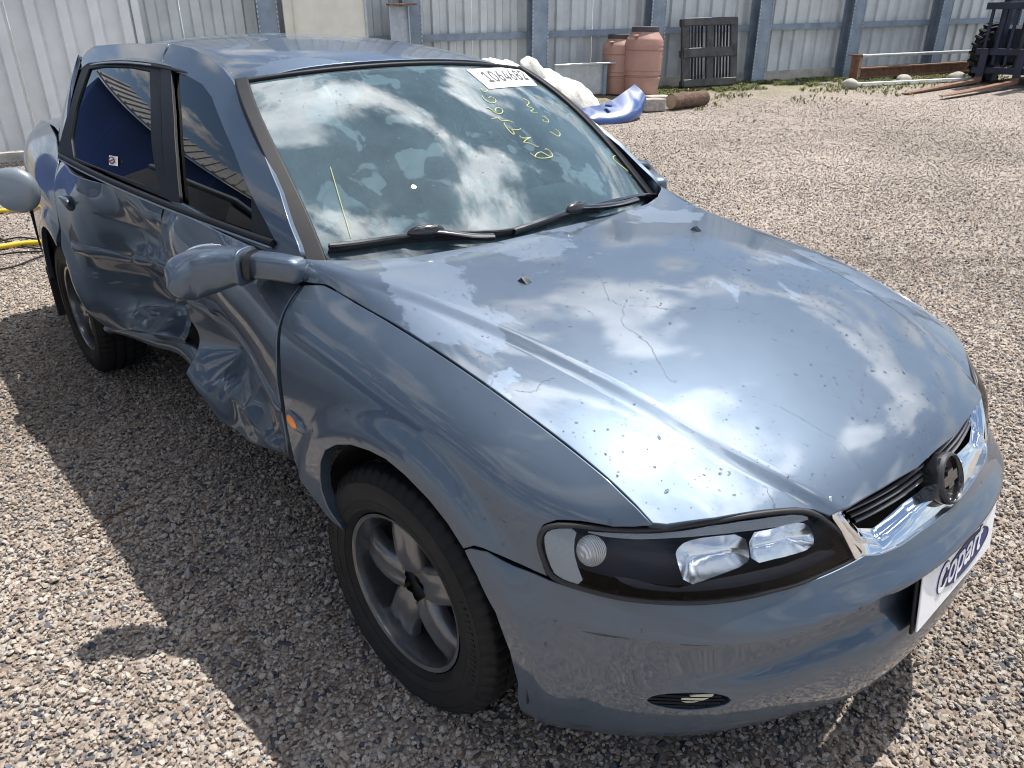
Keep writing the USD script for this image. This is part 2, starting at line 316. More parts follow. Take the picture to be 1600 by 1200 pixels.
c_ = np.array((.070, .095, .130))
n_ = {'tc': ('texture_coordinate', {}), 'mp': ('mapping', {'mapping_type': 'point', 'scale': (2.2, 4.0, 26.0), 'rotation': (0, .12, 0)}), 'n': ('noise_texture', {'scale': 2.4, 'detail': 8.0, 'roughness': .62}), 'm': ('map_range', {'range_type': 'smoothstep', 'from_min': .585, 'from_max': .66, 'to_min': 0, 'to_max': .8, 'clamp': True}),
      'pt': ('noise_texture', {'scale': 3.0, 'detail': 5.0}), 'pm': ('map_range', {'from_min': .45, 'from_max': .6, 'to_min': 0, 'to_max': 1, 'clamp': True}), 'f': ('math', {'math_type': 'multiply'}), 'sx': ('separate_xyz', {}), 'zm': ('map_range', {'range_type': 'smoothstep', 'from_min': .50, 'from_max': .72, 'to_min': 1, 'to_max': 0, 'clamp': True}), 'f2': ('math', {'math_type': 'multiply'}),
      'c': ('mix_color', {'color1': 0, 'a': tuple(c_), 'b': (.30, .31, .32)}), 'cw': ('map_range', {'from_min': 0, 'from_max': .8, 'to_min': 1, 'to_max': .1, 'clamp': True}), 'p': ('principled_bsdf', {'metallic': .74, 'roughness': .42, 'coat_roughness': .03, 'coat_ior': 1.55})}
n_['c'][1].pop('color1')
MAT['scraped_paint'] = usdkit.material(stage, '/World/Looks/scraped_paint', n_, [('tc.object', 'mp.vector'), ('mp.vector', 'n.vector'), ('n.fac', 'm.value'), ('tc.object', 'pt.vector'), ('pt.fac', 'pm.value'), ('m.result', 'f.value1'), ('pm.result', 'f.value2'), ('tc.object', 'sx.vector'), ('sx.z', 'zm.value'), ('f.value', 'f2.value1'), ('zm.result', 'f2.value2'), ('f2.value', 'c.fac'), ('c.result', 'p.base_color'), ('f2.value', 'cw.value'), ('cw.result', 'p.coat_weight')], surface='p.BSDF')

pmat('ink_red', (.45, .04, .04), .5)
# ------------------------------------------------------------------ the ground
def smooth01(t): t = np.clip(t, 0, 1); return t * t * (3 - 2 * t)
HEAD = np.array([-.742, .670])
def along(x, y): return (np.asarray(x) - CAM[0]) * HEAD[0] + (np.asarray(y) - CAM[1]) * HEAD[1]
def ground(x, y):
    s = along(x, y) - 4.9; return .065 * np.where(s < -.8, 0, np.where(s > .8, s, (s + .8) ** 2 / 3.2)) * np.where(s > 16, 16 / np.maximum(s, 16), 1)
def on_ground(u, v):
    d = ray(u, v); t = np.linspace(.5, 90, 60000); P = CAM + t[:, None] * d
    i = np.nonzero(P[:, 2] < ground(P[:, 0], P[:, 1]))[0]
    return P[i[0]] if len(i) else P[-1]

# ------------------------------------------------------------------ the car's surfaces (front axle at x = 0, nose towards +x, right-hand side at -y)
def cub(x, xs, ys): return CubicSpline(xs, ys, bc_type='natural')(x)
def cubn(*kn): xs, ys = zip(*sorted(kn)); f = CubicSpline(xs, ys, bc_type='natural'); return lambda x: f(np.clip(x, xs[0] - .12, xs[-1] + .12))
crest_y = cubn((-.46, .69), (-.296, .635), (-.172, .602), (-.045, .573), (.092, .546), (.254, .518), (.374, .494), (.484, .468), (.6, .432), (.698, .387), (.8, .33))
crest_z = cubn((-.46, .962), (-.296, .943), (-.172, .929), (-.045, .913), (.092, .894), (.254, .867), (.374, .841), (.484, .809), (.6, .768), (.698, .728), (.76, .695))
mid_z = cubn((-.42, .966), (-.3, .957), (-.1, .947), (.1, .928), (.25, .903), (.4, .868), (.52, .833), (.62, .798), (.7, .765), (.76, .731), (.795, .703))
gap_y = cubn((-.5, .735), (-.378, .703), (-.2, .694), (.017, .69), (.256, .683), (.401, .671), (.50, .663), (.578, .655), (.7, .64))
gap_z = cubn((-.5, .945), (-.378, .925), (-.2, .905), (.017, .88), (.256, .839), (.401, .799), (.5, .766), (.578, .733), (.7, .68))
def hood_z(x, y):
    y = np.abs(y); yk, zk, zc, yg, zg = crest_y(x), crest_z(x), mid_z(x), gap_y(x), gap_z(x)
    zk2 = zk + .008
    inn = zc + (zk2 - zc) * (y / yk) ** 2
    k = .011 * smooth01((y - yk + .018) / .042) * smooth01((x + .5) / .3)
    t = np.clip((y - yk) / np.maximum(yg - yk, .02), 0, 1.5)
    s0 = 2 * (zk2 - zc) / yk * np.maximum(yg - yk, .02) * .55
    D = (zg + .011) - zk2
    outz = zk2 + s0 * t + (D - s0) * t * t
    return np.where(y < yk, inn, outz) - k
def S_hood(x, y): x = np.asarray(x, float); y = np.asarray(y, float); return np.stack([x, y, hood_z(x, y)], -1)

# body side: feature lines T A M L K B from the hood gap / belt down to the sill
ST = [-4.0, -3.65, -3.3, -2.9, -2.5, -1.5, -.9, -.65, -.5, -.378, -.2, .017, .256, .401, .5, .578]
KN = np.array([
    [(.40, 1.00), (.52, .92), (.60, .72), (.61, .50), (.60, .38), (.58, .30)],
    [(.56, 1.055), (.655, .96), (.70, .74), (.71, .48), (.70, .37), (.68, .28)],
    [(.61, 1.070), (.71, .972), (.772, .74), (.785, .46), (.78, .35), (.75, .25)],
    [(.67, 1.040), (.765, .945), (.822, .70), (.825, .44), (.815, .32), (.75, .22)],
    [(.760, .985), (.806, .90), (.85, .68), (.846, .43), (.825, .32), (.73, .22)],
    [(.764, .985), (.810, .90), (.853, .68), (.848, .42), (.822, .31), (.72, .21)],
    [(.762, .984), (.808, .90), (.851, .68), (.846, .42), (.82, .31), (.72, .21)],
    [(.755, .981), (.803, .898), (.849, .68), (.845, .43), (.82, .32), (.722, .22)],
    [(.735, .950), (.796, .885), (.847, .69), (.843, .44), (.82, .32), (.726, .22)],
    [(.706, .925), (.788, .872), (.845, .69), (.841, .45), (.82, .33), (.733, .22)],
    [(.697, .905), (.783, .858), (.841, .69), (.840, .45), (.82, .33), (.745, .22)],
    [(.693, .880), (.775, .838), (.834, .69), (.838, .45), (.82, .33), (.76, .22)],
    [(.686, .839), (.757, .798), (.811, .68), (.826, .45), (.81, .33), (.76, .22)],
    [(.674, .799), (.733, .760), (.782, .66), (.796, .45), (.785, .33), (.75, .22)],
    [(.666, .766), (.703, .735), (.735, .65), (.74, .45), (.735, .33), (.72, .22)],
    [(.658, .733), (.670, .715), (.69, .64), (.69, .45), (.69, .33), (.68, .22)]])
SS = np.array([0, .16, .46, .72, .85, 1.0])
KX = CubicSpline(ST, KN, bc_type='natural'); KS = CubicSpline(SS, np.eye(6), bc_type='natural')
ARCH = ((.035, .31), (-2.637 + .02, .31))
def flare(x, z):
    o = 0
    for cx, cz in ARCH:
        r = np.hypot(x - cx, z - cz); o = o + .020 * smooth01((.475 - r) / .07) * smooth01((r - .2) / .1)
    return o
def side_yz(x, s):
    x = np.clip(np.asarray(x, float), -4.0, .60); w = KS(s); k = KX(x)
    return (w[..., None] * k).sum(-2)
def S_side0(x, s):
    x = np.asarray(x, float); s = np.asarray(s, float); q = side_yz(x, s); y = q[..., 0] + flare(x, q[..., 1])
    return np.stack([x, -y, q[..., 1]], -1)
SG = np.linspace(0, 1, 400)
def s_of(x, z):
    """section parameter at the height z (right side)"""
    x = np.atleast_1d(np.asarray(x, float)); z = np.atleast_1d(np.asarray(z, float)); out = np.empty(len(x))
    for i in range(len(x)):
        zz = side_yz(np.full(400, x[i]), SG)[:, 1]; out[i] = np.interp(-z[i], -zz, SG)
    return out

# front end: plan superellipse with a profile over height
def plan(phi, z, xc, b, n=2.3, x0=.1):
    c, s = np.abs(np.cos(phi)), np.abs(np.sin(phi)); a = xc - x0
    r = ((c / a) ** n + (s / b) ** n) ** (-1 / n)
    return np.stack([x0 + r * np.cos(phi), r * np.sin(phi), z], -1)
bump_x = cubn((.16, .79), (.2, .822), (.235, .848), (.27, .864), (.31, .876), (.345, .884), (.368, .884), (.385, .874), (.40, .858), (.42, .851), (.47, .851), (.488, .860), (.503, .884), (.512, .889), (.53, .884), (.56, .866), (.585, .852), (.605, .841), (.625, .822))
bump_b = cubn((.16, .765), (.22, .80), (.30, .826), (.40, .838), (.5, .843), (.55, .840), (.6, .830), (.65, .815))
def S_bump(phi, z):
    """bumper: the side wings lose the recess, the bulge climbs towards the middle"""
    phi = np.asarray(phi, float); z = np.asarray(z, float); m = smooth01((np.abs(phi) - .62) / .4)
    rise = .045 * smooth01((.85 - np.abs(phi)) / .6) * smooth01((z - .3) / .15)
    zz = z - rise * (1 - smooth01((z - .535) / .065))
    flat = .885 - .9 * np.maximum(.25 - zz, 0) ** 1.0 * .8 - .58 * (np.sqrt(np.maximum(zz - .515, 0) ** 2 + .008 ** 2) - .008) * (zz > .515)
    xc = bump_x(zz) * (1 - m) + flat * m
    zc = .506 + .05 * smooth01((.75 - np.abs(phi)) / .5); e = .019 * (smooth01((z - zc) / .010) - 1) * smooth01((1.13 - np.abs(phi)) / .28) * smooth01((np.abs(phi) - .30) / .25)
    return plan(phi, z, xc + e, bump_b(z) + e)
nose_x = cubn((.54, .85), (.58, .838), (.60, .832), (.64, .818), (.68, .800), (.70, .789), (.72, .772), (.745, .74), (.77, .70))
lamp_x = cubn((.54, .86), (.58, .850), (.60, .846), (.64, .837), (.67, .823), (.69, .807), (.71, .786), (.73, .762), (.75, .73), (.77, .70))
nose_b = cubn((.54, .846), (.6, .846), (.65, .842), (.7, .834), (.75, .81))
def S_nose(phi, z):
    """front face: the lamps bulge a little more than the grille between them"""
    phi = np.asarray(phi, float); z = np.asarray(z, float); k = smooth01((np.abs(phi) - .50) / .16); return plan(phi, z, nose_x(z) * (1 - k) + lamp_x(z) * k, nose_b(z))

# greenhouse side, windscreen, roof
def house_y(x, z):
    d = z - .985; return .757 - .37 * d - .36 * d * d - .045 * ((x + 1.75) / 1.25) ** 2
def S_house(x, z): x = np.asarray(x, float); z = np.asarray(z, float); return np.stack([x, -house_y(x, z), z], -1)
def S_wind(a, b):
    """windscreen: a across (-1 right .. 1 left), b from the scuttle (0) to the roof (1)"""
    a = np.asarray(a, float); b = np.asarray(b, float)
    bb = np.clip(b, 0, 1); y = a * (.665 - .115 * b + .14 * bb * bb * (1 - bb)); x = (-.325 - .185 * a * a) * (1 - b) + (-1.01 - .062 * a * a) * b; z = (.915 + .03 * a * a) * (1 - b) + (1.383 - .035 * a * a) * b
    k = .028 * 4 * b * (1 - b); return np.stack([x + k * .5, y, z + k * .86], -1)
roof_mid = cubn((-1.0, 1.392), (-1.15, 1.418), (-1.4, 1.448), (-1.75, 1.469), (-2.1, 1.468), (-2.5, 1.442), (-2.8, 1.405), (-3.0, 1.37))
def S_roof(x, y):
    x = np.asarray(x, float); y = np.asarray(y, float); t = np.abs(y) / .56
    return np.stack([x, y, roof_mid(x) - .044 * t ** 2 - .044 * t ** 6], -1)
def S_trunk(x, y):
    x = np.asarray(x, float); y = np.asarray(y, float); return np.stack([x, y, 1.035 - .05 * ((x + 3.0) / .7) ** 2 * (x < -3.0) - .05 * (np.abs(y) / .7) ** 3], -1)
OUT_R = lambda P: np.stack([0 * P[:, 0], P[:, 1], P[:, 2] * 0 + .0], 1) + np.array([0, -.2, .1])
UP = (0, 0, 1.0)
FWD = lambda P: np.stack([P[:, 0] + .3, P[:, 1], 0 * P[:, 2] + .05], 1)

# ------------------------------------------------------------------ crash damage of the right-hand side
def displaced(x0, z0, u, v, bias=.0):
    """where a point of the undamaged side went: nearest point of the sight line to the line of pushing-in"""
    s = s_of([x0], [z0]); N = S_side0(np.array([x0]), s)[0]; d = ray(u, v); d /= np.linalg.norm(d); p = np.array([bias, .96, 0]); p /= np.linalg.norm(p)
    n = np.cross(d, p); n2 = np.cross(p, n); t = (N - CAM).dot(n2) / d.dot(n2); return CAM + t * d - N
def field(pts, anchors, smoothing=1e-4, push=()):
    X, D = [], []
    for x0, z0, dy in push: X.append((x0, z0)); D.append((0, dy, 0))
    for q in pts: X.append(q[:2]); D.append(displaced(*q))
    for x0, z0 in anchors: X.append((x0, z0)); D.append((0, 0, 0))
    f = RBFInterpolator(np.array(X, float), np.array(D), kernel='thin_plate_spline', smoothing=smoothing)
    return f
def crumple(x, z, amp, sc, seed):
    p = np.stack([x * sc, z * sc, 0 * x], -1)
    n = meshkit.noise(p, seed) * .65 + meshkit.noise(p * 2.1, seed + 5) * .35
    return amp * (1 - np.abs(2 * n - 1) * 2)
def fold(P, a, b, amp, w):
    """a pressed-in (+) or raised (-) crease between two points of the door"""
    a, b = np.array(a), np.array(b); q = np.stack([P[..., 0], P[..., 2]], -1); d = b - a; L = np.linalg.norm(d); t = np.clip(((q - a) @ d) / L ** 2, -.15, 1.15); r_ = np.linalg.norm(q - a - t[..., None] * d, axis=-1)
    return amp * np.exp(-(np.sqrt(r_ ** 2 + .00006) / w)) * smooth01((t + .15) / .3) * smooth01((1.15 - t) / .3)
FRONT_D = field([(-.45, .645, 437, 637), (-.62, .645, 410, 590), (-.86, .645, 380, 540), (-1.1, .645, 340, 502), (-1.33, .645, 300, 476), (-1.42, .645, 290, 468),
                 (-.46, .30, 458, 718), (-.70, .30, 425, 702), (-.95, .30, 385, 684), (-1.18, .30, 345, 650), (-1.38, .30, 300, 598), (-1.43, .33, 291, 570),
                 (-1.42, .50, 294, 500), (-1.40, .985, 258, 320)],
                [(-.44, .94), (-.44, .80), (-.44, .5), (-.6, .97), (-.8, .98), (-1.0, .985), (-1.2, .985), (-.6, .9), (-.8, .9)], push=[(-1.34, .44, .25), (-1.15, .43, .215), (-.92, .41, .165), (-.70, .40, .10), (-1.25, .36, .14), (-1.0, .35, .12)])
REAR_D = field([(-2.30, .655, 112, 384), (-2.05, .652, 160, 397), (-1.78, .65, 210, 409), (-1.55, .648, 250, 420), (-1.43, .647, 276, 436),
                (-2.25, .36, 166, 508), (-1.95, .34, 205, 514), (-1.65, .36, 250, 518), (-1.46, .38, 296, 516), (-1.44, .5, 292, 480),
                (-1.43, .985, 256, 318), (-1.42, .86, 254, 352), (-1.42, .78, 264, 392)],
               [(-2.5, .9), (-2.4, .985), (-2.0, .985), (-1.7, .985), (-2.45, .7), (-2.3, .5), (-2.3, .9), (-2.2, .42), (-2.0, .92)], push=[(-1.62, .50, .30), (-1.85, .50, .22), (-1.50, .52, .315), (-2.05, .50, .13), (-1.60, .80, .135), (-1.78, .76, .15), (-1.95, .74, .10), (-1.55, .90, .06)])
def S_fdoor(x, s):
    P = S_side0(x, s); xz = np.stack([P[..., 0], P[..., 2]], -1); D = FRONT_D(xz.reshape(-1, 2)).reshape(P.shape)
    w = smooth01((-.5 - P[..., 0]) / .25) * smooth01((.80 - P[..., 2]) / .25)
    D[..., 1] += w * (crumple(P[..., 0] + .5 * P[..., 2], P[..., 2] * .6, .012, 3.2, 3) + fold(P, (-1.36, .62), (-1.22, .36), .034, .026) + fold(P, (-1.22, .37), (-.72, .33), -.024, .022) + fold(P, (-.98, .60), (-.60, .36), .024, .024) + fold(P, (-1.02, .36), (-.92, .60), -.016, .02) + fold(P, (-.80, .34), (-.70, .46), -.012, .016) + fold(P, (-1.30, .44), (-1.05, .46), -.014, .016) + fold(P, (-.62, .88), (-.50, .62), .014, .02))
    return P + D
def S_rdoor(x, s):
    P = S_side0(x, s); xz = np.stack([P[..., 0], P[..., 2]], -1); D = REAR_D(xz.reshape(-1, 2)).reshape(P.shape)
    w = smooth01((P[..., 0] + 2.3) / .4) * smooth01((.93 - P[..., 2]) / .25)
    D[..., 1] += w * (crumple(P[..., 0] * .8 + .2 * P[..., 2], P[..., 2], .010, 3.0, 11) + fold(P, (-1.47, .94), (-1.52, .70), .042, .022) + fold(P, (-2.2, .85), (-1.52, .83), .032, .028) + fold(P, (-1.95, .44), (-1.50, .42), -.034, .022) + fold(P, (-2.25, .58), (-1.6, .60), .026, .03) + fold(P, (-2.28, .82), (-2.08, .60), -.018, .03) + fold(P, (-1.80, .82), (-1.56, .58), -.022, .022) + fold(P, (-1.72, .42), (-1.60, .54), .020, .014) + fold(P, (-1.90, .40), (-1.80, .50), .014, .014))
    return P + D
# ------------------------------------------------------------------ THE CAR
car = thing('damaged_sedan', 'steel grey four-door sedan with crushed right-hand doors parked on the gravel', 'car')
def recalc(vfn):
    v, f, _ = vfn; n = np.zeros_like(v); fn = np.cross(v[f[:, 1]] - v[f[:, 0]], v[f[:, 2]] - v[f[:, 0]])
    for k in range(3): np.add.at(n, f[:, k], fn)
    return v, f, n / np.maximum(np.linalg.norm(n, axis=1, keepdims=True), 1e-12)
def both(name, vfn, mat):
    return put(name, vfn, mat, car), put(name, mirror(vfn), mat, car)
def onto(S, quad, m, lift, out, size):
    """lay a flat mesh (0..size) on a surface inside a quad of surface parameters: bottom left, bottom right, top right, top left"""
    v = np.array(m.vertices); u, w = v[:, 0] / size[0], v[:, 1] / size[1]; Q = np.array(quad)
    ab = ((1 - u) * (1 - w))[:, None] * Q[0] + (u * (1 - w))[:, None] * Q[1] + (u * w)[:, None] * Q[2] + ((1 - u) * w)[:, None] * Q[3]
    P = S(ab[:, 0], ab[:, 1]); N = normals_of(S, ab, out)
    return trimesh.Trimesh(P + N * (lift + v[:, 2:3]), m.faces, process=False)
def flat(m, n=3): return trimesh.Trimesh(*trimesh.remesh.subdivide_to_size(m.vertices, m.faces, n), process=False)

# bonnet
D_HOOD = (-.62, .84, -.80, .03)
h_rear = trace(S_hood, [(860, 359), (820, 368), (760, 382), (700, 392), (640, 402), (572, 407), (496, 406.5), (476, 405)], D_HOOD)
h_gap = trace(S_hood, [(471, 418), (470.5, 437), (490, 441), (507, 442), (518, 447), (555, 469), (600, 494.5), (645, 520.5), (690, 550), (735, 581), (780, 612.5), (815, 639), (890, 695), (950, 745), (995, 788), (1020, 816)], D_HOOD)
h_front = trace(S_hood, [(1042, 818), (1117, 808), (1192, 796), (1245, 792), (1272, 795), (1297, 804), (1325, 792), (1380, 760), (1433, 729), (1459.6, 704)], D_HOOD)
half = np.vstack([h_rear, h_gap, h_front]); half[0, 1] = half[-1, 1] = 0
hood_outline = np.vstack([half, half[::-1][1:-1] * [1, -1]])
hood = put('bonnet', panel(S_hood, hood_outline, UP, h=.012, hem=.022, scale=(1, 1), extra=[np.stack([cx_, s_ * (crest_y(cx_) + o_)], 1) for s_ in (-1, 1) for o_ in (-.022, -.012, -.003, .006, .015, .024, .034) for cx_ in [np.linspace(-.44, .76, 60)]]), 'weathered_paint', car)
for px in ((820.7, 440.5), (1088, 360)):
    a = trace(S_hood, [px], (-.62, .84, -.8, .8))[0]; p = S_hood(a[0], a[1])
    mesh('washer_nozzle', mv(rot(trimesh.convex.convex_hull(np.array([(-.016, -.011, 0), (-.016, .011, 0), (.014, -.009, 0), (.014, .009, 0), (-.006, -.008, .011), (-.006, .008, .011), (-.012, 0, .009), (.004, 0, .006)])), 4, (0, 1, 0)), *p), 'gloss_black', hood, smooth=40)

# front wings
D_SIDE = (-1.0, .60, 0, 1)
arch_px = [(724, 856), (700, 818), (670, 780), (632, 741), (602, 716), (576, 703), (548, 694), (524, 694), (507, 703), (499.5, 722), (499, 745), (501, 765), (508, 786), (522, 810), (537, 829)]
w_top = trace(S_side0, [(472, 447), (490, 446.5), (505.5, 446.5), (517, 452), (555, 475), (600, 500.5), (645, 526.5), (690, 556), (735, 587), (780, 619), (815, 645), (890, 701.5), (950, 752), (995, 796), (1018, 820)], D_SIDE)
w_lamp = trace(S_side0, [(990, 821), (960, 821), (907, 812), (870, 811), (848, 819), (839, 839), (842, 864), (848, 888), (854, 899)], D_SIDE)
w_low = trace(S_side0, [(817, 882), (780, 865.5), (755, 855), (740, 851)], D_SIDE)
w_arch = trace(S_side0, arch_px, D_SIDE)
w_rear = trace(S_side0, [(504, 797), (461, 722), (454, 692), (449, 667), (445, 634), (440.5, 600), (438.5, 564), (438, 532), (440.5, 508), (447.5, 485), (458.5, 465)], D_SIDE)
wing = panel(S_side0, np.vstack([w_top, w_lamp, w_low, w_arch, w_rear]), OUT_R, h=.018, hem=.025, scale=(1.0, 1.05))
put('front_wing', wing, 'car_paint', car); put('front_wing', mirror(wing), 'car_paint', car)

# bumper
D_B = (-1.75, .35, .17, .645)
def S_bumper(phi, z):
    P = S_bump(phi, z); P[..., 1] += np.sign(P[..., 1]) * flare(P[..., 0], P[..., 2]) * .8; return P
b_top = trace(S_bumper, [(1464, 812), (1440, 831), (1408, 854), (1375, 868), (1352, 869), (1316, 889), (1267, 910), (1211, 927), (1155, 940), (1102, 946), (1039, 946), (975, 940), (915, 926), (857, 908), (802, 886), (761, 863), (735, 858)], D_B)
b_arch = trace(S_bumper, [(727, 861), (745, 897), (775, 957), (797, 1017), (810, 1066), (811, 1100)], D_B)
b_top = np.vstack([[[0, .6005]], b_top[1:]])
b_half = np.vstack([b_top, b_arch, [[b_arch[-1, 0], .215], [b_arch[-1, 0] * .97, .203]], [[p, .20 + .058 * smooth01((.95 - abs(p)) / .75)] for p in np.linspace(b_arch[-1, 0] * .92, 0, 22)]])
b_half = b_half[:, :]
b_out = np.vstack([b_half, b_half[::-1][1:-1] * [-1, 1]])
fog_px = [(1008, 1094), (1022, 1086), (1050, 1083), (1090, 1081), (1125, 1084), (1142, 1090), (1144, 1098), (1130, 1105), (1095, 1111), (1060, 1111), (1030, 1106), (1014, 1101)]
fog = trace(S_bumper, fog_px, D_B); fog = soften(fog, 1)
bumper = put('front_bumper', panel(S_bumper, b_out, FWD, h=.012, hem=.02, holes=[fog, fog * [-1, 1]], scale=(.85, 1.0), extra=[np.stack([pp_, .506 + .05 * smooth01((.75 - np.abs(pp_)) / .5) + o_], 1) for o_ in (-.009, -.003, .003, .010, .017) for pp_ in [np.linspace(-1.25, 1.25, 160)]]), 'car_paint', car)
for s in (1, -1):
    fg = panel(S_bumper, fog * [s, 1], FWD, h=.012, hem=0, lift=-.016, scale=(.85, 1.0)); gi = put('fog_lamp_grille', fg, 'black_trim', car)
    c0, c1 = fog.min(0), fog.max(0)
    for k in range(5):
        z = c0[1] + (c1[1] - c0[1]) * (k + .8) / 5.6; pp = np.linspace(c0[0], c1[0], 24); pp = pp[shapely.contains_xy(Polygon(fog).buffer(-.002), pp, np.full(24, z))]
        if len(pp) > 2:
            P = S_bumper(pp * s, np.full(len(pp), z)); mesh('slat', tube(P - [.009, 0, 0], .0034, 6), 'black_trim', gi, smooth=40)
    fl = np.array([(1062, 1097), (1080, 1091), (1105, 1087), (1118, 1087.5), (1108, 1094), (1090, 1100), (1072, 1101)], float); fl = trace(S_bumper, fl, D_B)
    put('fog_lamp_lens', panel(S_bumper, soften(fl * [s, 1], 2), FWD, h=.012, hem=.01, lift=-.004, scale=(.85, 1.0)), 'fog_lens', gi)

# number plate in the bumper recess
PX, PZ, PT = .880, .484, -7.0
def plate_xf(m): return mv(rot(m, PT, (0, 1, 0)), PX, 0, PZ)
holder = mesh('plate_holder', plate_xf(box(-.008, 0, 0, .006, .414, .142, .002)), 'black_trim', car)
plate = mesh('number_plate', plate_xf(box(0, 0, 0, .004, .40, .13, .0012)), 'sticker_white', car)
def flat_front(m): # text in its xy plane -> facing +x, reading towards +y
    v = np.array(m.vertices); return trimesh.Trimesh(np.stack([v[:, 2], v[:, 0], v[:, 1]], 1), m.faces, process=False)
tx = meshkit.text_mesh('Copart', .062, .0012, bold=True); v = np.array(tx.vertices); v[:, 0] += v[:, 1] * .22; tx = trimesh.Trimesh(v, tx.faces, process=False)
tx.apply_translation((-tx.bounds.mean(0)[0], -tx.bounds.mean(0)[1], 0)); sw = .24 / tx.extents[0]; tx.apply_scale((sw, sw * 1.05, 1))
ell = trimesh.creation.extrude_polygon(shapely.affinity.scale(Point(.035, -.004).buffer(1, 32), .125, .036), .0008)
mesh('badge_oval', plate_xf(mv(flat_front(ell), .0024, 0, 0)), 'ink_blue', plate)
mesh('letter_outline', plate_xf(mv(flat_front(cat(*[mv(tx, .0022 * math.cos(k), .0022 * math.sin(k), .00001 * i) for i, k in enumerate(np.linspace(0, 2 * math.pi, 8, endpoint=False))])), .0028, 0, 0)), 'ink_blue', plate)
mesh('lettering', plate_xf(mv(flat_front(tx), .0034, 0, 0)), 'sticker_white', plate)
ol = Polygon(Point(.035, -.004).buffer(1, 32).exterior.coords)
for k in (0,):
    P = np.array(shapely.affinity.scale(ol, .127, .038).exterior.coords); mesh('badge_rim', plate_xf(tube(np.stack([np.full(len(P), .003), P[:, 0], P[:, 1]], 1), .0014, 5)), 'ink', plate)
PLT = tx
# headlamps
D_N = (-1.6, .2, .545, .765)
lens_px = [(844.5, 846), (851, 828), (870, 822), (904, 822), (960, 829), (1024, 829), (1042.5, 827), (1117, 815), (1192, 803), (1245, 798.5), (1267, 801), (1286, 809), (1312, 829), (1342, 859), (1348, 866), (1316, 886.5), (1267, 906), (1211, 923), (1155, 936), (1102, 942.5), (1039, 942.5), (975, 936.5), (915, 922), (866, 905), (855, 884), (847, 861)]
lens = soften(trace(S_nose, lens_px, D_N), 1)
def inside(name, px, mat, parent, s, depth, bowl=0.0, hem=0.0, soft=1, h=.012):
    ab = trace(S_nose, px, D_N); ab = soften(ab, soft) if soft else ab
    v, f, n = panel(S_nose, ab * [1, 1], FWD, h=h, hem=hem, lift=0, scale=(.8, 1.0)); pol = Polygon(ab * [.8, 1.0])
    q = np.stack([np.arctan2(v[:, 1], v[:, 0] - .1) * .8, v[:, 2]], 1); d = np.array([pol.exterior.distance(Point(*a)) for a in q]); w = d / max(d.max(), 1e-6)
    v = v - n * (depth + bowl * (1 - (1 - np.clip(w, 0, 1)) ** 2))[:, None]; r = recalc((v, f, n))
    if (r[2] * n).sum() < 0: r = (r[0], r[1], -r[2])
    return put(name, r if s > 0 else mirror(r), mat, parent)
for s in (1, -1):
    L = lens * [1, 1]; hd = put('headlamp', (lambda a: a if s > 0 else mirror(a))(panel(S_nose, soften(lens, 1), FWD, h=.014, hem=.055, lift=-.058, scale=(.8, 1.0))), 'lamp_black', car)
    inside('low_beam_reflector', [(1058, 872), (1060, 860), (1074, 846), (1108, 838), (1168, 832), (1178, 868), (1173, 886), (1120, 907), (1074, 924)], 'mirror_silver', hd, s, .014, .038)
    inside('high_beam_reflector', [(1174, 832), (1215, 824), (1246, 814), (1270, 817), (1282, 838), (1282, 858), (1230, 873), (1180, 887)], 'mirror_silver', hd, s, .014, .032)
    inside('bezel', [(950, 905), (1062, 932), (1075, 926), (1150, 908), (1285, 866), (1330, 866), (1300, 884), (1220, 915), (1130, 933), (1040, 936), (980, 928)], 'lamp_black', hd, s, .022)
    inside('indicator_reflector', [(922 + 25 * math.cos(t), 865 + 28 * math.sin(t)) for t in np.linspace(0, 2 * math.pi, 16, endpoint=False)], 'ribbed_silver', hd, s, .016, -.010)
    inside('prism_strip', [(905, 829), (960, 833), (1040, 833), (1130, 817), (1230, 803), (1262, 805), (1266, 813), (1180, 827), (1080, 838), (960, 842)], 'prism_glass', hd, s, .003)
    inside('side_prism', [(850, 834), (866, 826), (902, 826), (896, 850), (898, 875), (914, 918), (868, 903), (857, 880), (850, 855)], 'prism_glass', hd, s, .003)
    inside('bulb', [(1196 + 13 * math.cos(t), 853 + 10 * math.sin(t)) for t in np.linspace(0, 2 * math.pi, 10, endpoint=False)], 'lamp_glass', hd, s, .012, -.01)
    inside('bulb', [(1105 + 15 * math.cos(t), 872 + 11 * math.sin(t)) for t in np.linspace(0, 2 * math.pi, 10, endpoint=False)], 'lamp_glass', hd, s, .012, -.01)
    lp = panel(S_nose, soften(lens, 1), FWD, h=.014, hem=.004, lift=0.0, scale=(.8, 1.0)); put('lens', lp if s > 0 else mirror(lp), 'lamp_glass', hd)
    ring = S_nose(*soften(lens, 1).T); rn = np.vstack([ring, ring[:1]]); seal = tube(rn - [.004, 0, 0], .0052, 6, caps=False)
    if s < 0: seal = trimesh.Trimesh(seal.vertices * [1, -1, 1], seal.faces[:, ::-1], process=False)
    mesh('seal', seal, 'black_rubber', hd, smooth=60)

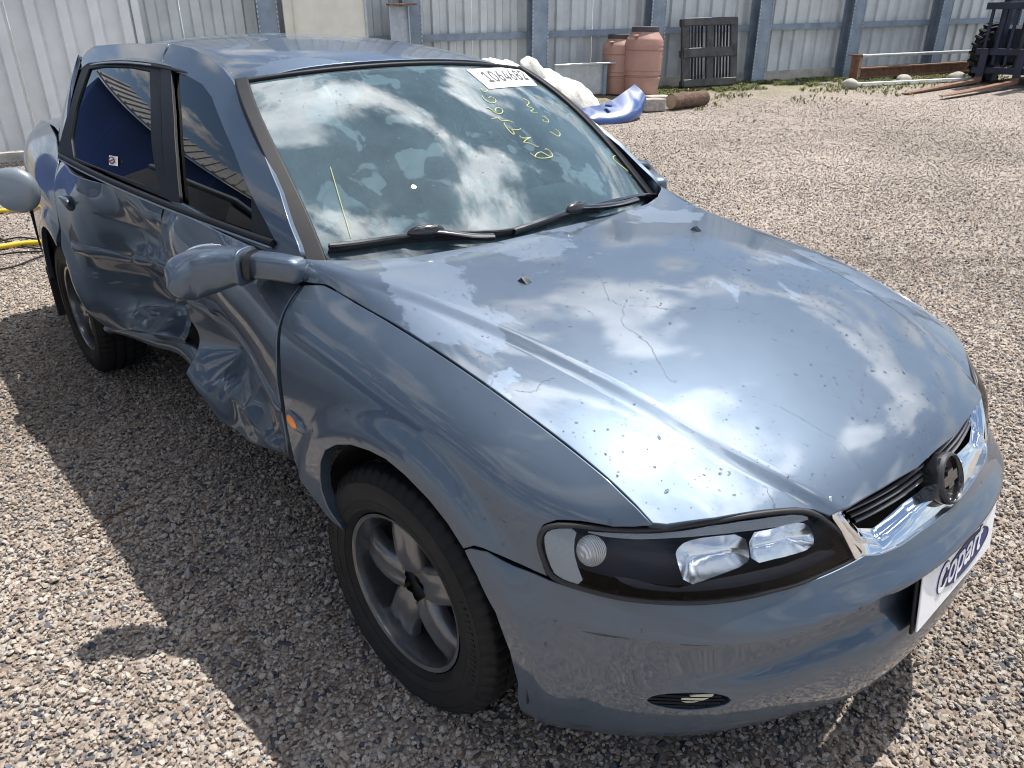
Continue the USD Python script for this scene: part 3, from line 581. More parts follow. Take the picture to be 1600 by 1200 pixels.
# grille: chrome scoop, black bars, round emblem
g_in = trace(S_nose, [(1325, 795), (1336, 809), (1355, 828), (1379, 829), (1400, 812), (1427, 788)], D_N)
g_out = trace(S_nose, [(1302, 809), (1316, 829), (1345, 861), (1372, 865), (1408, 851), (1437, 829)], D_N)
g_out[2:, 1] = np.minimum(g_out[2:, 1], .600) - .016; zi, zo = g_in[-1, 1], g_out[-1, 1] - .002; ztop = .722
inner = np.vstack([[[g_in[0, 0], ztop]], g_in, [[0, zi]]]); inner_full = np.vstack([inner, inner[::-1][1:] * [-1, 1]])
outer = np.vstack([[[g_out[0, 0], ztop]], g_out, [[0, zo]]]); outer_full = np.vstack([outer, outer[::-1][1:] * [-1, 1]])
ring = np.vstack([outer_full, inner_full[::-1]])
cv, cf, cn = panel(S_nose, ring, FWD, h=.009, hem=.012, lift=.004, rnd=.004, scale=(.69, 1.0))
ip = LineString(inner_full * [.69, 1.0]); op = LineString(outer_full * [.69, 1.0])
qa = np.stack([np.arctan2(cv[:, 1], cv[:, 0] - .1) * .69, cv[:, 2]], 1); di = np.array([ip.distance(Point(*a)) for a in qa]); do = np.array([op.distance(Point(*a)) for a in qa]); w = do / np.maximum(di + do, 1e-6)
cv = cv - cn * (.026 * w ** 1.6)[:, None]; chrome = recalc((cv, cf, cn)); put('grille_surround', chrome, 'chrome', car)
gp = panel(S_nose, inner_full, FWD, h=.014, hem=0, lift=-.05, scale=(.69, 1.0)); grille = put('grille', gp, 'inner_dark', car)
ph = np.abs(inner[:, 0]).max()
for k, z in enumerate(np.linspace(zi + .006, .704, 5)):
    pa = abs(np.interp(z, inner[::-1][1:, 1][:3] if False else np.sort(g_in[:3, 1]), g_in[:3, 0][np.argsort(g_in[:3, 1])])) * .985; t = np.linspace(-pa, pa, 44)
    P = S_nose(t, np.full(44, z)); R = [P + [dx, 0, dz] for dx, dz in ((-.046, .001), (-.026, .0045), (-.020, .002), (-.020, -.002), (-.024, -.0045), (-.046, -.003))]
    v, f = grid_mesh(np.stack(R, 1)); m = trimesh.Trimesh(v, f, process=False); mesh('grille_bar', m, 'gloss_black', grille, smooth=35)
em = np.array([.816, 0, .655]); EMT = 68
emb = lambda m: mv(rot(trimesh.Trimesh(np.array(m.vertices) * .92, m.faces, process=False), EMT, (0, 1, 0)), *em)
badge = mesh('badge_cup', emb(revolve([(.0, -.05), (.05, -.05), (.058, -.02), (.0585, .004), (.056, .012), (.050, .013), (.047, .008), (.046, -.002), (0, -.002)], 56)), 'gloss_black', car, smooth=40)
mesh('badge_ring', emb(revolve([(.0495, .010), (.0525, .0155), (.056, .0135), (.0585, .006), (.056, .004)], 56)), 'dark_metal', badge, smooth=40)
bow = Polygon([(-.038, -.008), (-.034, .011), (-.013, .011), (-.011, .019), (.018, .019), (.015, .011), (.038, .011), (.034, -.010), (.013, -.010), (.011, -.019), (-.018, -.019), (-.015, -.010)])
bw = trimesh.creation.extrude_polygon(bow, .010); vb = np.array(bw.vertices); bw = trimesh.Trimesh(np.stack([-vb[:, 1] * 1.0, vb[:, 0], vb[:, 2] - .001], 1), bw.faces, process=False)
mesh('badge_cross', emb(bw), 'gloss_black', badge)

# windscreen, pillars, roof
D_W = (-1.1, 1.1, -.25, 1.05)
def rect(a0, a1, b0, b1, n=10):
    t = np.linspace(0, 1, n)[:-1]
    return np.vstack([np.stack([a0 + (a1 - a0) * t, 0 * t + b0], 1), np.stack([0 * t + a1, b0 + (b1 - b0) * t], 1), np.stack([a1 + (a0 - a1) * t, 0 * t + b1], 1), np.stack([0 * t + a0, b1 + (b0 - b1) * t], 1)])
WOUT = lambda P: np.tile([.5, 0, .86], (len(P), 1))
ws = put('windscreen', panel(S_wind, rect(-.985, .985, .0, .985, 26), WOUT, h=.03, hem=.004, scale=(.70, .72)), 'windscreen_glass', car)
fr_in = soften(np.array([(-.90, .12), (-.915, .5), (-.915, .93), (-.86, .965), (.86, .965), (.915, .93), (.915, .5), (.90, .12), (.84, .075), (0, .045), (-.84, .075)]), 2)
put('frit_band', panel(S_wind, rect(-.985, .985, -.1, .985, 26), WOUT, h=.03, hem=0, lift=-.006, holes=[fr_in], scale=(.70, .72)), 'ink', ws)
put('sun_band', panel(S_wind, rect(-.91, .91, .80, .962, 20), WOUT, h=.04, hem=0, lift=-.004, scale=(.70, .72)), 'blue_tint', ws)
put('scuttle_panel', panel(S_wind, rect(-1.0, 1.0, -.20, -.008, 20), WOUT, h=.03, hem=.01, lift=-.003, scale=(.70, .72)), 'black_trim', car)
for s in (1, -1):
    tr = panel(S_wind, np.array([(-1.035, -.10), (-.972, -.10), (-.972, .2), (-.972, .45), (-.972, .7), (-.972, 1.0), (-1.022, 1.0), (-1.018, .7), (-1.02, .45), (-1.03, .2)]), WOUT, h=.02, hem=.016, lift=.012, rnd=.006, scale=(.70, .72)); put('windscreen_pillar_trim', tr if s > 0 else mirror(tr), 'black_trim', car)
tt = np.linspace(-.99, .99, 50); mesh('windscreen_top_moulding', tube(S_wind(tt, np.full(50, .992)) + [0, 0, .003], .0075, 8), 'black_trim', car, smooth=60)
xs = np.linspace(-1.10, -2.80, 14); ry = cubn((-1.0, .545), (-1.3, .553), (-1.8, .56), (-2.4, .55), (-2.8, .53))
fr = np.stack([-1.03 - .060 * (np.linspace(.53, -.53, 20) / .545) ** 2, np.linspace(.53, -.53, 20)], 1)
roof_out = np.vstack([fr, np.stack([xs, -ry(xs)], 1), np.stack([xs[::-1], ry(xs[::-1])], 1)])
roof = put('roof', panel(S_roof, roof_out, UP, h=.035, hem=.012, scale=(1, 1)), 'weathered_paint', car)
for s in (1, -1):
    P = np.stack([xs, -s * (ry(xs) + .005), S_roof(xs, ry(xs))[:, 2] - .009], 1); mesh('roof_moulding', tube(P[:6], .006, 6), 'black_trim', car, smooth=60); mesh('roof_seam', tube(P[5:], .005, 6), 'car_paint', car, smooth=60)

# door frames and side windows
D_G = (-3.0, -.40, .93, 1.45)
fdf = trace(S_house, [(268, 68), (297, 75), (325, 89), (347, 107), (363, 127), (374, 149), (393, 201), (415, 251), (436, 301), (451, 350), (464, 382), (470, 402), (440, 401), (415, 397), (390, 386), (330, 352), (264, 313), (256, 250), (253, 180), (253, 120), (257, 86)], D_G)
fdh = trace(S_house, [(260, 107), (290, 116), (316, 131), (331, 151), (347, 193), (366, 237), (391, 301), (415, 346), (434, 383), (420, 388), (391, 380), (330, 345), (267, 309), (260, 250), (258, 180)], D_G)
rdf = trace(S_house, [(127, 97), (130, 88), (136, 80), (147, 72), (200, 68), (262, 69), (254, 86), (250, 106), (225, 100), (200, 97), (160, 96), (138, 98), (128, 105)], D_G)
rbk = trace(S_house, [(127, 106), (138, 99), (160, 97), (200, 98), (225, 101), (250, 107), (250, 180), (253, 250), (261, 311), (245, 304), (150, 262), (88, 243), (94, 215), (109, 165)], D_G)
rgl = trace(S_house, [(138, 106), (160, 102), (200, 103), (233, 109), (234, 160), (235, 219), (241, 262), (247, 297), (187, 276), (113, 246), (109, 219), (117, 169)], D_G)
fbl = trace(S_house, [(253, 106), (260, 107), (268, 111), (272, 180), (276, 250), (282, 316), (264, 312), (257, 250), (254, 180)], D_G)
fgl = trace(S_house, [(267, 111), (290, 117), (316, 132), (331, 152), (347, 194), (366, 238), (390, 300), (392, 340), (392, 380), (330, 346), (281, 317), (276, 250), (271, 180)], D_G)
fsl = trace(S_house, [(391, 302), (415, 347), (433, 383), (420, 387), (392, 380), (392, 340)], D_G)
PARTS = {}
for s in (1, -1):
    def q(a, s=s):
        if s > 0: return a
        v, f, n = mirror(a); top = S_roof(v[:, 0], np.minimum(v[:, 1], .56))[:, 2] - .004; v = v.copy(); v[:, 2] = np.minimum(v[:, 2], np.where(v[:, 1] < .60, top, 9)); return v, f, n
    PARTS['fd', s] = put('front_door_frame', q(panel(S_house, fdf, OUT_R, h=.02, hem=.012, holes=[fdh], scale=(1, 1.05))), 'car_paint', car)
    put('front_window', q(panel(S_house, fgl, OUT_R, h=.03, hem=.004, lift=-.012, scale=(1, 1.05))), 'tinted_glass', car)
    put('door_pillar_trim', q(panel(S_house, fbl, OUT_R, h=.02, hem=.008, lift=.003, scale=(1, 1.05))), 'black_trim', car)
    put('mirror_sail', q(panel(S_house, fsl, OUT_R, h=.02, hem=.008, lift=-.003, scale=(1, 1.05))), 'black_trim', car)
    PARTS['rd', s] = put('rear_door_frame', q(panel(S_house, rdf, OUT_R, h=.02, hem=.012, scale=(1, 1.05))), 'car_paint', car)
    put('rear_window_trim', q(panel(S_house, rbk, OUT_R, h=.02, hem=.012, lift=-.003, holes=[rgl], scale=(1, 1.05))), 'black_trim', car)
    put('rear_window', q(panel(S_house, rgl, OUT_R, h=.03, hem=.004, lift=-.010, scale=(1, 1.05))), 'tinted_glass', car)
    xb = np.linspace(-.62, -2.62, 30); bl = S_house(xb, np.full(30, .990)) + [0, -.004, 0]
    mesh('belt_moulding', tube(bl * [1, s, 1], .010, 8), 'black_trim', car, smooth=60); mesh('belt_trim', tube((bl + [0, -.010, -.009]) * [1, s, 1], .0045, 6), 'galv_trim', car, smooth=60)
    cp = np.array([(-2.60, .985), (-2.68, 1.1), (-2.78, 1.25), (-2.86, 1.34), (-2.72, 1.385), (-2.95, 1.36), (-3.06, 1.2), (-3.15, .985)])[[0, 1, 2, 3, 5, 6, 7]]

# crushed doors, sill (right), plain ones (left)
def xs_param(x, z): x = np.asarray(x, float); return np.stack([x, s_of(x, z)], 1)
def seg(x0, z0, x1, z1, n=8): t = np.linspace(0, 1, n)[:-1]; return xs_param(x0 + (x1 - x0) * t, z0 + (z1 - z0) * t)
fd_front = trace(S_fdoor, [(467.5, 446), (454, 465), (442.5, 485), (434.6, 508), (431, 532), (431, 564), (432, 600), (437, 632)], (-.60, -.30, 0, .95))
fd_out = np.vstack([fd_front, xs_param([-.432, -.442], [.55, .42]), seg(-.455, .32, -.47, .29, 3), seg(-.48, .285, -1.40, .285, 22), seg(-1.425, .30, -1.415, .8, 14), seg(-1.415, .8, -1.40, .980, 5), seg(-1.39, .983, -.68, .980, 12), seg(-.66, .975, -.50, .946, 5)])
fdoor = put('front_door', panel(S_fdoor, fd_out, OUT_R, h=.0125, hem=.022, scale=(1.0, 1.0)), 'scraped_paint', car, 'front door with crumpled torn lower half')
a = np.linspace(math.radians(118), math.radians(10), 20); rx, rz = ARCH[1][0] + .388 * np.cos(a), ARCH[1][1] + .388 * np.sin(a)
k = (rx > -2.36)
rd_out = np.vstack([seg(-1.432, .983, -1.432, .36, 16), seg(-1.45, .345, -2.18, .33, 16), xs_param(rx[k][::-1], rz[k][::-1]), seg(-2.38, .66, -2.42, .80, 4), seg(-2.44, .82, -2.56, .978, 5), seg(-2.55, .983, -1.46, .984, 14)])
rdoor = put('rear_door', panel(S_rdoor, rd_out, OUT_R, h=.0125, hem=.022, scale=(1.0, 1.0)), 'scraped_paint', car, 'rear door with deep dent at its front edge')
fl_out = np.vstack([xs_param([-.385, -.36], [.90, .70]), seg(-.37, .6, -.42, .30, 6), seg(-.45, .29, -1.40, .285, 14), seg(-1.425, .30, -1.40, .980, 12), seg(-1.39, .983, -.68, .980, 12), seg(-.66, .975, -.44, .93, 5)])
put('front_door', mirror(panel(S_side0, fl_out, OUT_R, h=.03, hem=.02, scale=(1, 1))), 'car_paint', car)
put('rear_door', mirror(panel(S_side0, rd_out, OUT_R, h=.03, hem=.02, scale=(1, 1))), 'car_paint', car)
SILL_D = field([(-.46, .22, 462, 727), (-.70, .22, 428, 710), (-.95, .22, 388, 690), (-1.18, .22, 348, 655), (-1.40, .22, 305, 590), (-1.50, .22, 285, 563), (-1.70, .22, 245, 545), (-1.95, .22, 205, 531), (-2.2, .22, 165, 522),
                (-.46, .33, 462, 712), (-.70, .33, 433, 695), (-.95, .33, 394, 672), (-1.18, .33, 358, 640), (-1.40, .33, 318, 575), (-1.50, .33, 296, 536), (-1.70, .33, 252, 524), (-1.95, .33, 208, 516), (-2.2, .33, 168, 511)], [(-2.35, .3), (-2.35, .22)])
def S_sill(x, s):
    P = S_side0(x, s); xz = np.stack([P[..., 0], P[..., 2]], -1); return P + SILL_D(xz.reshape(-1, 2)).reshape(P.shape) + [0, .012, 0]
sl = np.vstack([seg(-.47, .33, -.47, .22, 4), seg(-.48, .215, -2.24, .215, 40), seg(-2.24, .22, -2.25, .33, 4), seg(-2.24, .335, -.48, .335, 40)])
put('sill', panel(S_sill, sl, OUT_R, h=.02, hem=.03, scale=(1, 1)), 'car_paint', car, 'sill bent inwards under the doors'); put('sill', mirror(panel(S_side0, sl, OUT_R, h=.04, hem=.03, scale=(1, 1))), 'car_paint', car)
# rub strips
def strip(S, x0, x1, z0, z1, n, lift=.012, r=(.026, .010)):
    x = np.linspace(x0, x1, n); z = np.linspace(z0, z1, n); ab = xs_param(x, z); P = S(ab[:, 0], ab[:, 1]); N = normals_of(S, ab, OUT_R)
    T = np.gradient(P, axis=0); T /= np.linalg.norm(T, axis=1, keepdims=True); B = np.cross(N, T); B /= np.linalg.norm(B, axis=1, keepdims=True)
    t = np.linspace(0, 1, n); w = np.minimum(1, np.minimum(t, 1 - t) * n / 2.5 + .25)[:, None]; R = []
    for aa, hh in ((-1, -.4), (-.92, .35), (-.55, .85), (0, 1), (.55, .85), (.92, .35), (1, -.4)): R.append(P + B * aa * r[0] * w + N * r[1] * hh * w)
    v, f = grid_mesh(np.stack(R, 1)); return trimesh.Trimesh(v, f, process=False)
mesh('rub_strip', strip(S_fdoor, -.435, -1.40, .645, .645, 50), 'car_paint', fdoor, smooth=50)
mesh('rub_strip', strip(S_rdoor, -1.445, -2.31, .648, .655, 50), 'car_paint', rdoor, smooth=50)
# rear door handle
ha = trace(S_rdoor, [(108, 318)], (-2.6, -1.5, 0, .7))[0]; hp = S_rdoor(ha[:1], ha[1:])[0]; hn = normals_of(S_rdoor, ha[None], OUT_R)[0]
for q, nm in ((hp, 'door_handle'),):
    m = trimesh.creation.icosphere(3); v = np.array(m.vertices) * [.075, .012, .030]; mesh('handle_cup', trimesh.Trimesh(v + q + hn * .002, m.faces, process=False), 'black_trim', rdoor, smooth=True)
    v = np.array(m.vertices); v = np.sign(v) * np.abs(v) ** .8 * [.062, .014, .016]; mesh(nm, trimesh.Trimesh(v + q + hn * .016 + [0, 0, .010], m.faces, process=False), 'car_paint', rdoor, smooth=True)
# side repeater on the wing
ra = trace(S_side0, [(463, 659)], D_SIDE)[0]; rp = S_side0(ra[:1], ra[1:])[0]
m = trimesh.creation.icosphere(3); v = np.array(m.vertices) * [.046, .012, .021]; base = trimesh.Trimesh(v, m.faces, process=False); v2 = np.array(m.vertices) * [.028, .013, .015]
wing_p = stage.GetPrimAtPath('/World/damaged_sedan/front_wing')
rep = mesh('side_repeater', mv(rot(base, 14, (0, 1, 0)), *rp), 'car_paint', wing_p, smooth=True)
mesh('repeater_lens', mv(rot(trimesh.Trimesh(v2 + [-.004, -.004, 0], m.faces, process=False), 14, (0, 1, 0)), *rp), 'amber', wing_p, smooth=True)

# rear quarter, tail
aq = np.linspace(math.radians(62), math.radians(172), 22); qx, qz = ARCH[1][0] + .388 * np.cos(aq), ARCH[1][1] + .388 * np.sin(aq)
qd = np.vstack([seg(-2.575, .978, -2.455, .82, 5), seg(-2.44, .80, -2.415, .70, 4), xs_param(qx, qz), seg(-3.02, .40, -3.25, .62, 6), seg(-3.3, .66, -3.66, .72, 6), seg(-3.68, .74, -3.66, 1.03, 5), seg(-3.62, 1.052, -3.30, 1.068, 6), seg(-3.28, 1.066, -2.92, 1.036, 6), seg(-2.88, 1.03, -2.60, .983, 6)])
tail = np.vstack([seg(-3.03, .385, -3.25, .60, 6), seg(-3.30, .645, -3.66, .70, 6), seg(-3.67, .69, -3.68, .30, 6), seg(-3.6, .275, -3.03, .24, 8)])
for s in (1, -1):
    q = (lambda a: a) if s > 0 else mirror
    put('rear_wing', q(panel(S_side0, qd, OUT_R, h=.025, hem=.02, scale=(1, 1))), 'car_paint', car)
    put('rear_bumper_side', q(panel(S_side0, tail, OUT_R, h=.03, hem=.02, scale=(1, 1))), 'car_paint', car)
ty = np.linspace(-.70, .70, 20); dz = lambda t: .985 + .03 * (1 - (t / .7) ** 4)
tg = np.stack([np.stack([np.full(20, x), ty * w, (1.064 + hgt * (1 - (ty / .70) ** 4)) - dr], 1) for x, w, hgt, dr in ((-2.85, .95, .03, .01), (-3.1, .90, .035, 0), (-3.4, .86, .035, .003), (-3.62, .82, .03, .02), (-3.70, .80, .02, .08), (-3.72, .80, 0, .25), (-3.74, .80, 0, .4))], 0)
v, f = grid_mesh(tg); tm = trimesh.Trimesh(v, f, process=False); mesh('boot_lid', tm, 'car_paint', car, smooth=60)
v, f = grid_mesh(np.stack([np.stack([np.full(20, x) - .05 * (ty / .7) ** 2 * -1, ty * 1.03, np.full(20, z)], 1) for x, z in ((-3.72, .60), (-3.80, .56), (-3.80, .40), (-3.72, .27))], 0)); mesh('rear_bumper', trimesh.Trimesh(v, f, process=False), 'car_paint', car, smooth=60)
rw = np.stack([np.stack([np.full(16, x) + .05 * (1 - (np.linspace(-1, 1, 16)) ** 2) * -1, np.linspace(-1, 1, 16) * w, np.full(16, z) - .02 * np.linspace(-1, 1, 16) ** 2], 1) for x, w, z in ((-2.78, .53, 1.385), (-2.95, .58, 1.21), (-3.12, .60, 1.085))], 0)
v, f = grid_mesh(rw); mesh('rear_screen', trimesh.Trimesh(v, f, process=False), 'tinted_dark', car, smooth=60)
for s in (1, -1):
    G = []
    for t in np.linspace(0, 1, 8):
        a0 = S_house(np.array([-2.62 - .18 * t]), np.array([.985 + .39 * t]))[0] + [0, .012, 0]; a1 = np.array([-3.12 + .34 * t, -.60 + .07 * t, 1.085 + .30 * t]); G.append([a0 + (a1 - a0) * k + np.array([0, -.03 * math.sin(math.pi * k) * .4, 0]) for k in np.linspace(0, 1, 6)])
    v, f = grid_mesh(np.array(G)); mesh('rear_pillar', trimesh.Trimesh(v * [1, s, 1], f, process=False), 'car_paint', car, smooth=60)
m = trimesh.creation.cylinder(.0032, .0); m = tube(spline([(-2.62, -.1, 1.42), (-2.75, -.1, 1.47), (-2.9, -.1, 1.50)]), .003)

# inside: floor pan, engine bay, cabin tub, seats, dashboard
body = mesh('floor_pan', cat(box(.02, 0, .46, 1.0, 1.0, .44), box(.60, 0, .45, .16, .9, .30), box(-1.55, 0, .30, 2.2, 1.0, .16), box(-3.1, 0, .55, 1.0, 1.05, .6), box(-.55, 0, .68, .12, 1.36, .50), box(-2.85, 0, .90, .5, 1.2, .06)), 'inner_dark', car)
def tub(y0, z0, y1, z1, xa, xb):
    return trimesh.Trimesh(np.array([(xa, y0, z0), (xb, y0, z0), (xb, y1, z1), (xa, y1, z1)]), np.array([[0, 1, 2], [0, 2, 3]]), process=False)
mesh('door_lining', tub(-.50, .30, -.56, .96, -2.3, -.50), 'interior_grey', car); mesh('door_lining', tub(.62, .30, .70, .96, -2.5, -.50), 'interior_grey', car)
mesh('dashboard', cat(box(-.66, 0, .855, .40, 1.34, .16, .05), box(-.70, .35, .94, .22, .38, .07, .03)), 'dash_grey', car, smooth=40)
for y in (-.34, .34):
    st = mesh('front_seat', cat(rot(box(-1.42, y, .86, .16, .48, .62, .05), 14, (0, -1, 0), (-1.42, y, .6)), box(-1.15, y, .52, .52, .50, .14, .05)), 'interior_grey', car, smooth=40)
    mesh('headrest', rot(box(-1.50, y, 1.22, .10, .26, .17, .04), 10, (0, -1, 0), (-1.5, y, 1.2)), 'interior_grey', st, smooth=40)
mesh('rear_seat', cat(rot(box(-2.45, 0, .85, .18, 1.15, .6, .05), 20, (0, -1, 0), (-2.45, 0, .6)), box(-2.15, 0, .52, .5, 1.15, .14, .05)), 'interior_grey', car, smooth=40)
a = np.linspace(0, 2 * np.pi, 40); mesh('steering_wheel', rot(tube(np.stack([0 * a - .93, .36 + .185 * np.cos(a), .93 + .185 * np.sin(a)], 1), .015, 8, caps=False), -26, (0, 1, 0), (-.93, .36, .93)), 'dash_grey', car, smooth=60)
# wheel housings
for cx, cz in ARCH:
    for s in (1, -1):
        a = np.linspace(math.radians(-4), math.radians(184), 30); yy = np.array([.52, .60, .70, .80]) if cx > -1 else np.array([.50, .6, .70, .80])
        P = np.stack([np.stack([cx + .383 * np.cos(a), np.full(30, s * y), cz + .375 * np.sin(a)], 1) for y in yy], 0); v, f = grid_mesh(P)
        w0 = np.stack([np.stack([cx + r * np.cos(a), np.full(30, s * .52), cz + r * np.sin(a)], 1) for r in (.05, .383)], 0); v2, f2 = grid_mesh(w0)
        mesh('wheel_housing', cat(trimesh.Trimesh(v, f, process=False), trimesh.Trimesh(v2, f2, process=False)), 'inner_dark', car, smooth=30)
mud = np.array([(60, 372), (66, 380), (72, 400), (78, 430), (84, 455), (88, 462)], float)
mesh('mud_flap', cat(box(ARCH[1][0] - .40, -.74, .30, .012, .20, .26, .004)), 'black_rubber', car); mesh('mud_flap', cat(box(ARCH[1][0] - .40, .74, .30, .012, .20, .26, .004)), 'black_rubber', car)

# wheels
def tyre_mesh(seed=0):
    n = 240; r0, r1, hw = .203, .3125, .100
    prof = [(r0, hw * .86), (.212, hw * .95), (.216, hw * .97), (.2165, hw * .99), (.2195, hw * .99), (.2205, hw * .985), (.238, hw * 1.035), (.2385, hw * 1.05), (.241, hw * 1.05), (.2415, hw * 1.042), (.262, hw * 1.05), (.280, hw * 1.01), (.2805, hw * 1.025), (.283, hw * 1.018), (.284, hw * .995), (.297, hw * .92), (.306, hw * .83)]
    tread = [(.3115, .76), (.3125, .52), (.3125, .48), (.303, .46), (.303, .40), (.3128, .38), (.3130, .08), (.3130, .05), (.303, .035), (.303, -.035), (.3130, -.05), (.3130, -.08), (.3128, -.38), (.303, -.40), (.303, -.46), (.3125, -.48), (.3125, -.52), (.3115, -.76)]
    pr = prof + [(r, hw * t) for r, t in tread] + [(r, -h) for r, h in prof[::-1]]
    a = np.arange(n) * 2 * np.pi / n; V = []
    for i, (r, h) in enumerate(pr):
        cut = np.zeros(n)
        if len(prof) - 2 <= i < len(pr) - len(prof) + 2: # sipes across the tread shoulder
            if abs(h) > hw * .47: k = (np.arange(n) + (2 if h > 0 else 0)) % 4 == 0; cut = np.where(k, .007, 0)
            elif abs(h) > hw * .05: k = (np.arange(n) + 1) % 6 == 0; cut = np.where(k, .004, 0)
        rr = r - cut; V.append(np.stack([rr * np.cos(a), np.full(n, -h), rr * np.sin(a)], 1))
    v, f = grid_mesh(np.stack([np.vstack([q, q[:1]]) for q in V], 0)); return trimesh.Trimesh(v, f, process=False)
def lettering_ring():
    out = []
    for k in range(34):
        a = math.radians(20 + k * 3.1) if k < 17 else math.radians(200 + (k - 17) * 3.1); w = .004 + .004 * ((k * 7) % 3) / 2
        b = box(0, 0, 0, .0045 if k % 3 else .0022, .0022, .016 if k % 4 else .011); b.apply_translation((0, -.1045, .262)); out.append(rot(b, math.degrees(a), (0, 1, 0)))
    return cat(*out)
def rim_parts():
    barrel = revolve([(.206, .088), (.2085, .083), (.2085, .076), (.200, .074), (.196, .066), (.186, .05), (.183, -.06), (.19, -.085), (.2, -.088)], 96, 'y')
    barrel = trimesh.Trimesh(barrel.vertices * [1, -1, 1], barrel.faces, process=False)
    spokes = []
    for k in range(5):
        S = []
        for r, w, y, d in ((.035, .044, .052, .03), (.065, .048, .061, .032), (.10, .046, .064, .034), (.14, .047, .061, .034), (.170, .052, .053, .03), (.194, .062, .046, .024)):
            S.append([(-w, r, -(y - d)), (-w * .98, r, -(y - .012)), (-w * .72, r, -(y - .001)), (-w * .3, r, -(y + .001)), (0, r, -(y - .004)), (w * .3, r, -(y + .001)), (w * .72, r, -(y - .001)), (w * .98, r, -(y - .012)), (w, r, -(y - d))])
        P = np.array(S)[:, :, [0, 2, 1]]; P = np.concatenate([P, P[:, :1]], 1); v, f = grid_mesh(P); m = trimesh.Trimesh(v, f, process=False); m.fix_normals(); spokes.append(rot(m, 72 * k + 20, (0, 1, 0)))
    hub = revolve([(0, .046), (.026, .046), (.030, .043), (.031, .03), (.05, .048), (.062, .05), (.066, .03)], 48, 'y'); hub = trimesh.Trimesh(hub.vertices * [1, -1, 1], hub.faces, process=False)
    bolts = [];
    for k in range(5):
        b = trimesh.creation.cylinder(.010, .016, sections=6); b = rot(b, 90, (1, 0, 0)); b.apply_translation((0, -.046, .052)); bolts.append(rot(b, 72 * k + 56, (0, 1, 0)))
    disc = revolve([(.05, .02), (.128, .02), (.128, .0), (.05, 0)], 64, 'y'); disc = trimesh.Trimesh(disc.vertices * [1, -1, 1], disc.faces, process=False)
    return barrel, spokes, hub, bolts, disc
TY, LET, (BAR, SPK, HUB, BLT, DSC) = tyre_mesh(), lettering_ring(), rim_parts()
for (cx, ang) in ((0.0, 3.0), (-2.637, 0)):
    for s in (1, -1):
        def W(m, a0=0):
            m = rot(m, ang * 11 + 8, (0, 1, 0)); m = trimesh.Trimesh(np.array(m.vertices) * [1, s, 1], m.faces if s > 0 else m.faces[:, ::-1], process=False)
            return mv(rot(m, ang, (0, 0, 1)), cx, -s * .722, .302)
        wh = mesh('wheel', W(BAR), 'rim_paint', car, smooth=35)
        mesh('tyre', W(TY), 'tyre_rubber', wh, smooth=38); mesh('sidewall_marks', W(LET), 'tyre_rubber', wh)
        for q in SPK: mesh('spoke', W(q), 'rim_paint', wh, smooth=45)
        mesh('hub', W(HUB), 'rim_paint', wh, smooth=40)
        for q in BLT: mesh('wheel_bolt', W(q), 'brass', wh)
        mesh('brake_disc', W(DSC), 'dark_metal', wh, smooth=40)
# ------------------------------------------------------------------ car details
def loft(C_, hz, hd, n=28, pw=.8, axis=None):
    C_ = np.asarray(C_, float); T = np.gradient(C_, axis=0); T[:, 2] = 0; T /= np.linalg.norm(T, axis=1, keepdims=True); D = np.stack([-T[:, 1], T[:, 0], 0 * T[:, 0]], 1)
    a = np.linspace(0, 2 * np.pi, n, endpoint=False); ca, sa = np.cos(a), np.sin(a); ca = np.sign(ca) * abs(ca) ** pw; sa = np.sign(sa) * abs(sa) ** pw
    R = np.stack([C_[i] + hd[i] * ca[:, None] * D[i] + hz[i] * sa[:, None] * np.array([0, 0, 1.0]) for i in range(len(C_))], 0)
    V = np.vstack([R.reshape(-1, 3), C_[:1], C_[-1:]]); F = []; k = len(C_)
    for i in range(k - 1):
        for j in range(n): q, q2 = i * n + j, i * n + (j + 1) % n; F += [[q, q2, q + n], [q2, q2 + n, q + n]]
    for j in range(n): F += [[k * n, (j + 1) % n, j], [k * n + 1, (k - 1) * n + j, (k - 1) * n + (j + 1) % n]]
    m = trimesh.Trimesh(V, np.array(F), process=False); m.fix_normals(); return m
def along_px(px, ys): return np.array([at(u, v, y=y) for (u, v), y in zip(px, ys)])
arm_c = along_px([(475, 424), (462, 422), (440, 418), (405, 414), (378, 412), (362, 414)], [-.737, -.748, -.768, -.80, -.826, -.842])
arm_c = spline(arm_c, 14); head_c = spline(along_px([(392, 414), (366, 417), (340, 420), (315, 425), (290, 434), (272, 443), (261, 450)], [-.822, -.848, -.878, -.912, -.95, -.982, -1.0]), 30)
tt = np.linspace(0, 1, 30)
hz = np.interp(tt, [0, .012, .2, .4, .6, .75, .86, .94, .985, 1], [.010, .036, .045, .054, .057, .055, .046, .032, .016, .003]); hd = np.interp(tt, [0, .012, .3, .6, .8, .93, .985, 1], [.012, .042, .05, .052, .046, .032, .016, .004])
hz[:3] = (.012, .043, .0455); hd[:3] = (.012, .046, .048); hz[4:-1] = np.convolve(hz, [.25, .5, .25], 'same')[4:-1]; hd[4:-1] = np.convolve(hd, [.25, .5, .25], 'same')[4:-1]
m_arm = loft(arm_c, np.interp(np.linspace(0, 1, 14), [0, .06, .5, 1], [.022, .031, .032, .035]), np.interp(np.linspace(0, 1, 14), [0, .06, 1], [.022, .032, .036]), pw=.62)
m_head = loft(head_c, hz, hd, n=40, pw=.60)
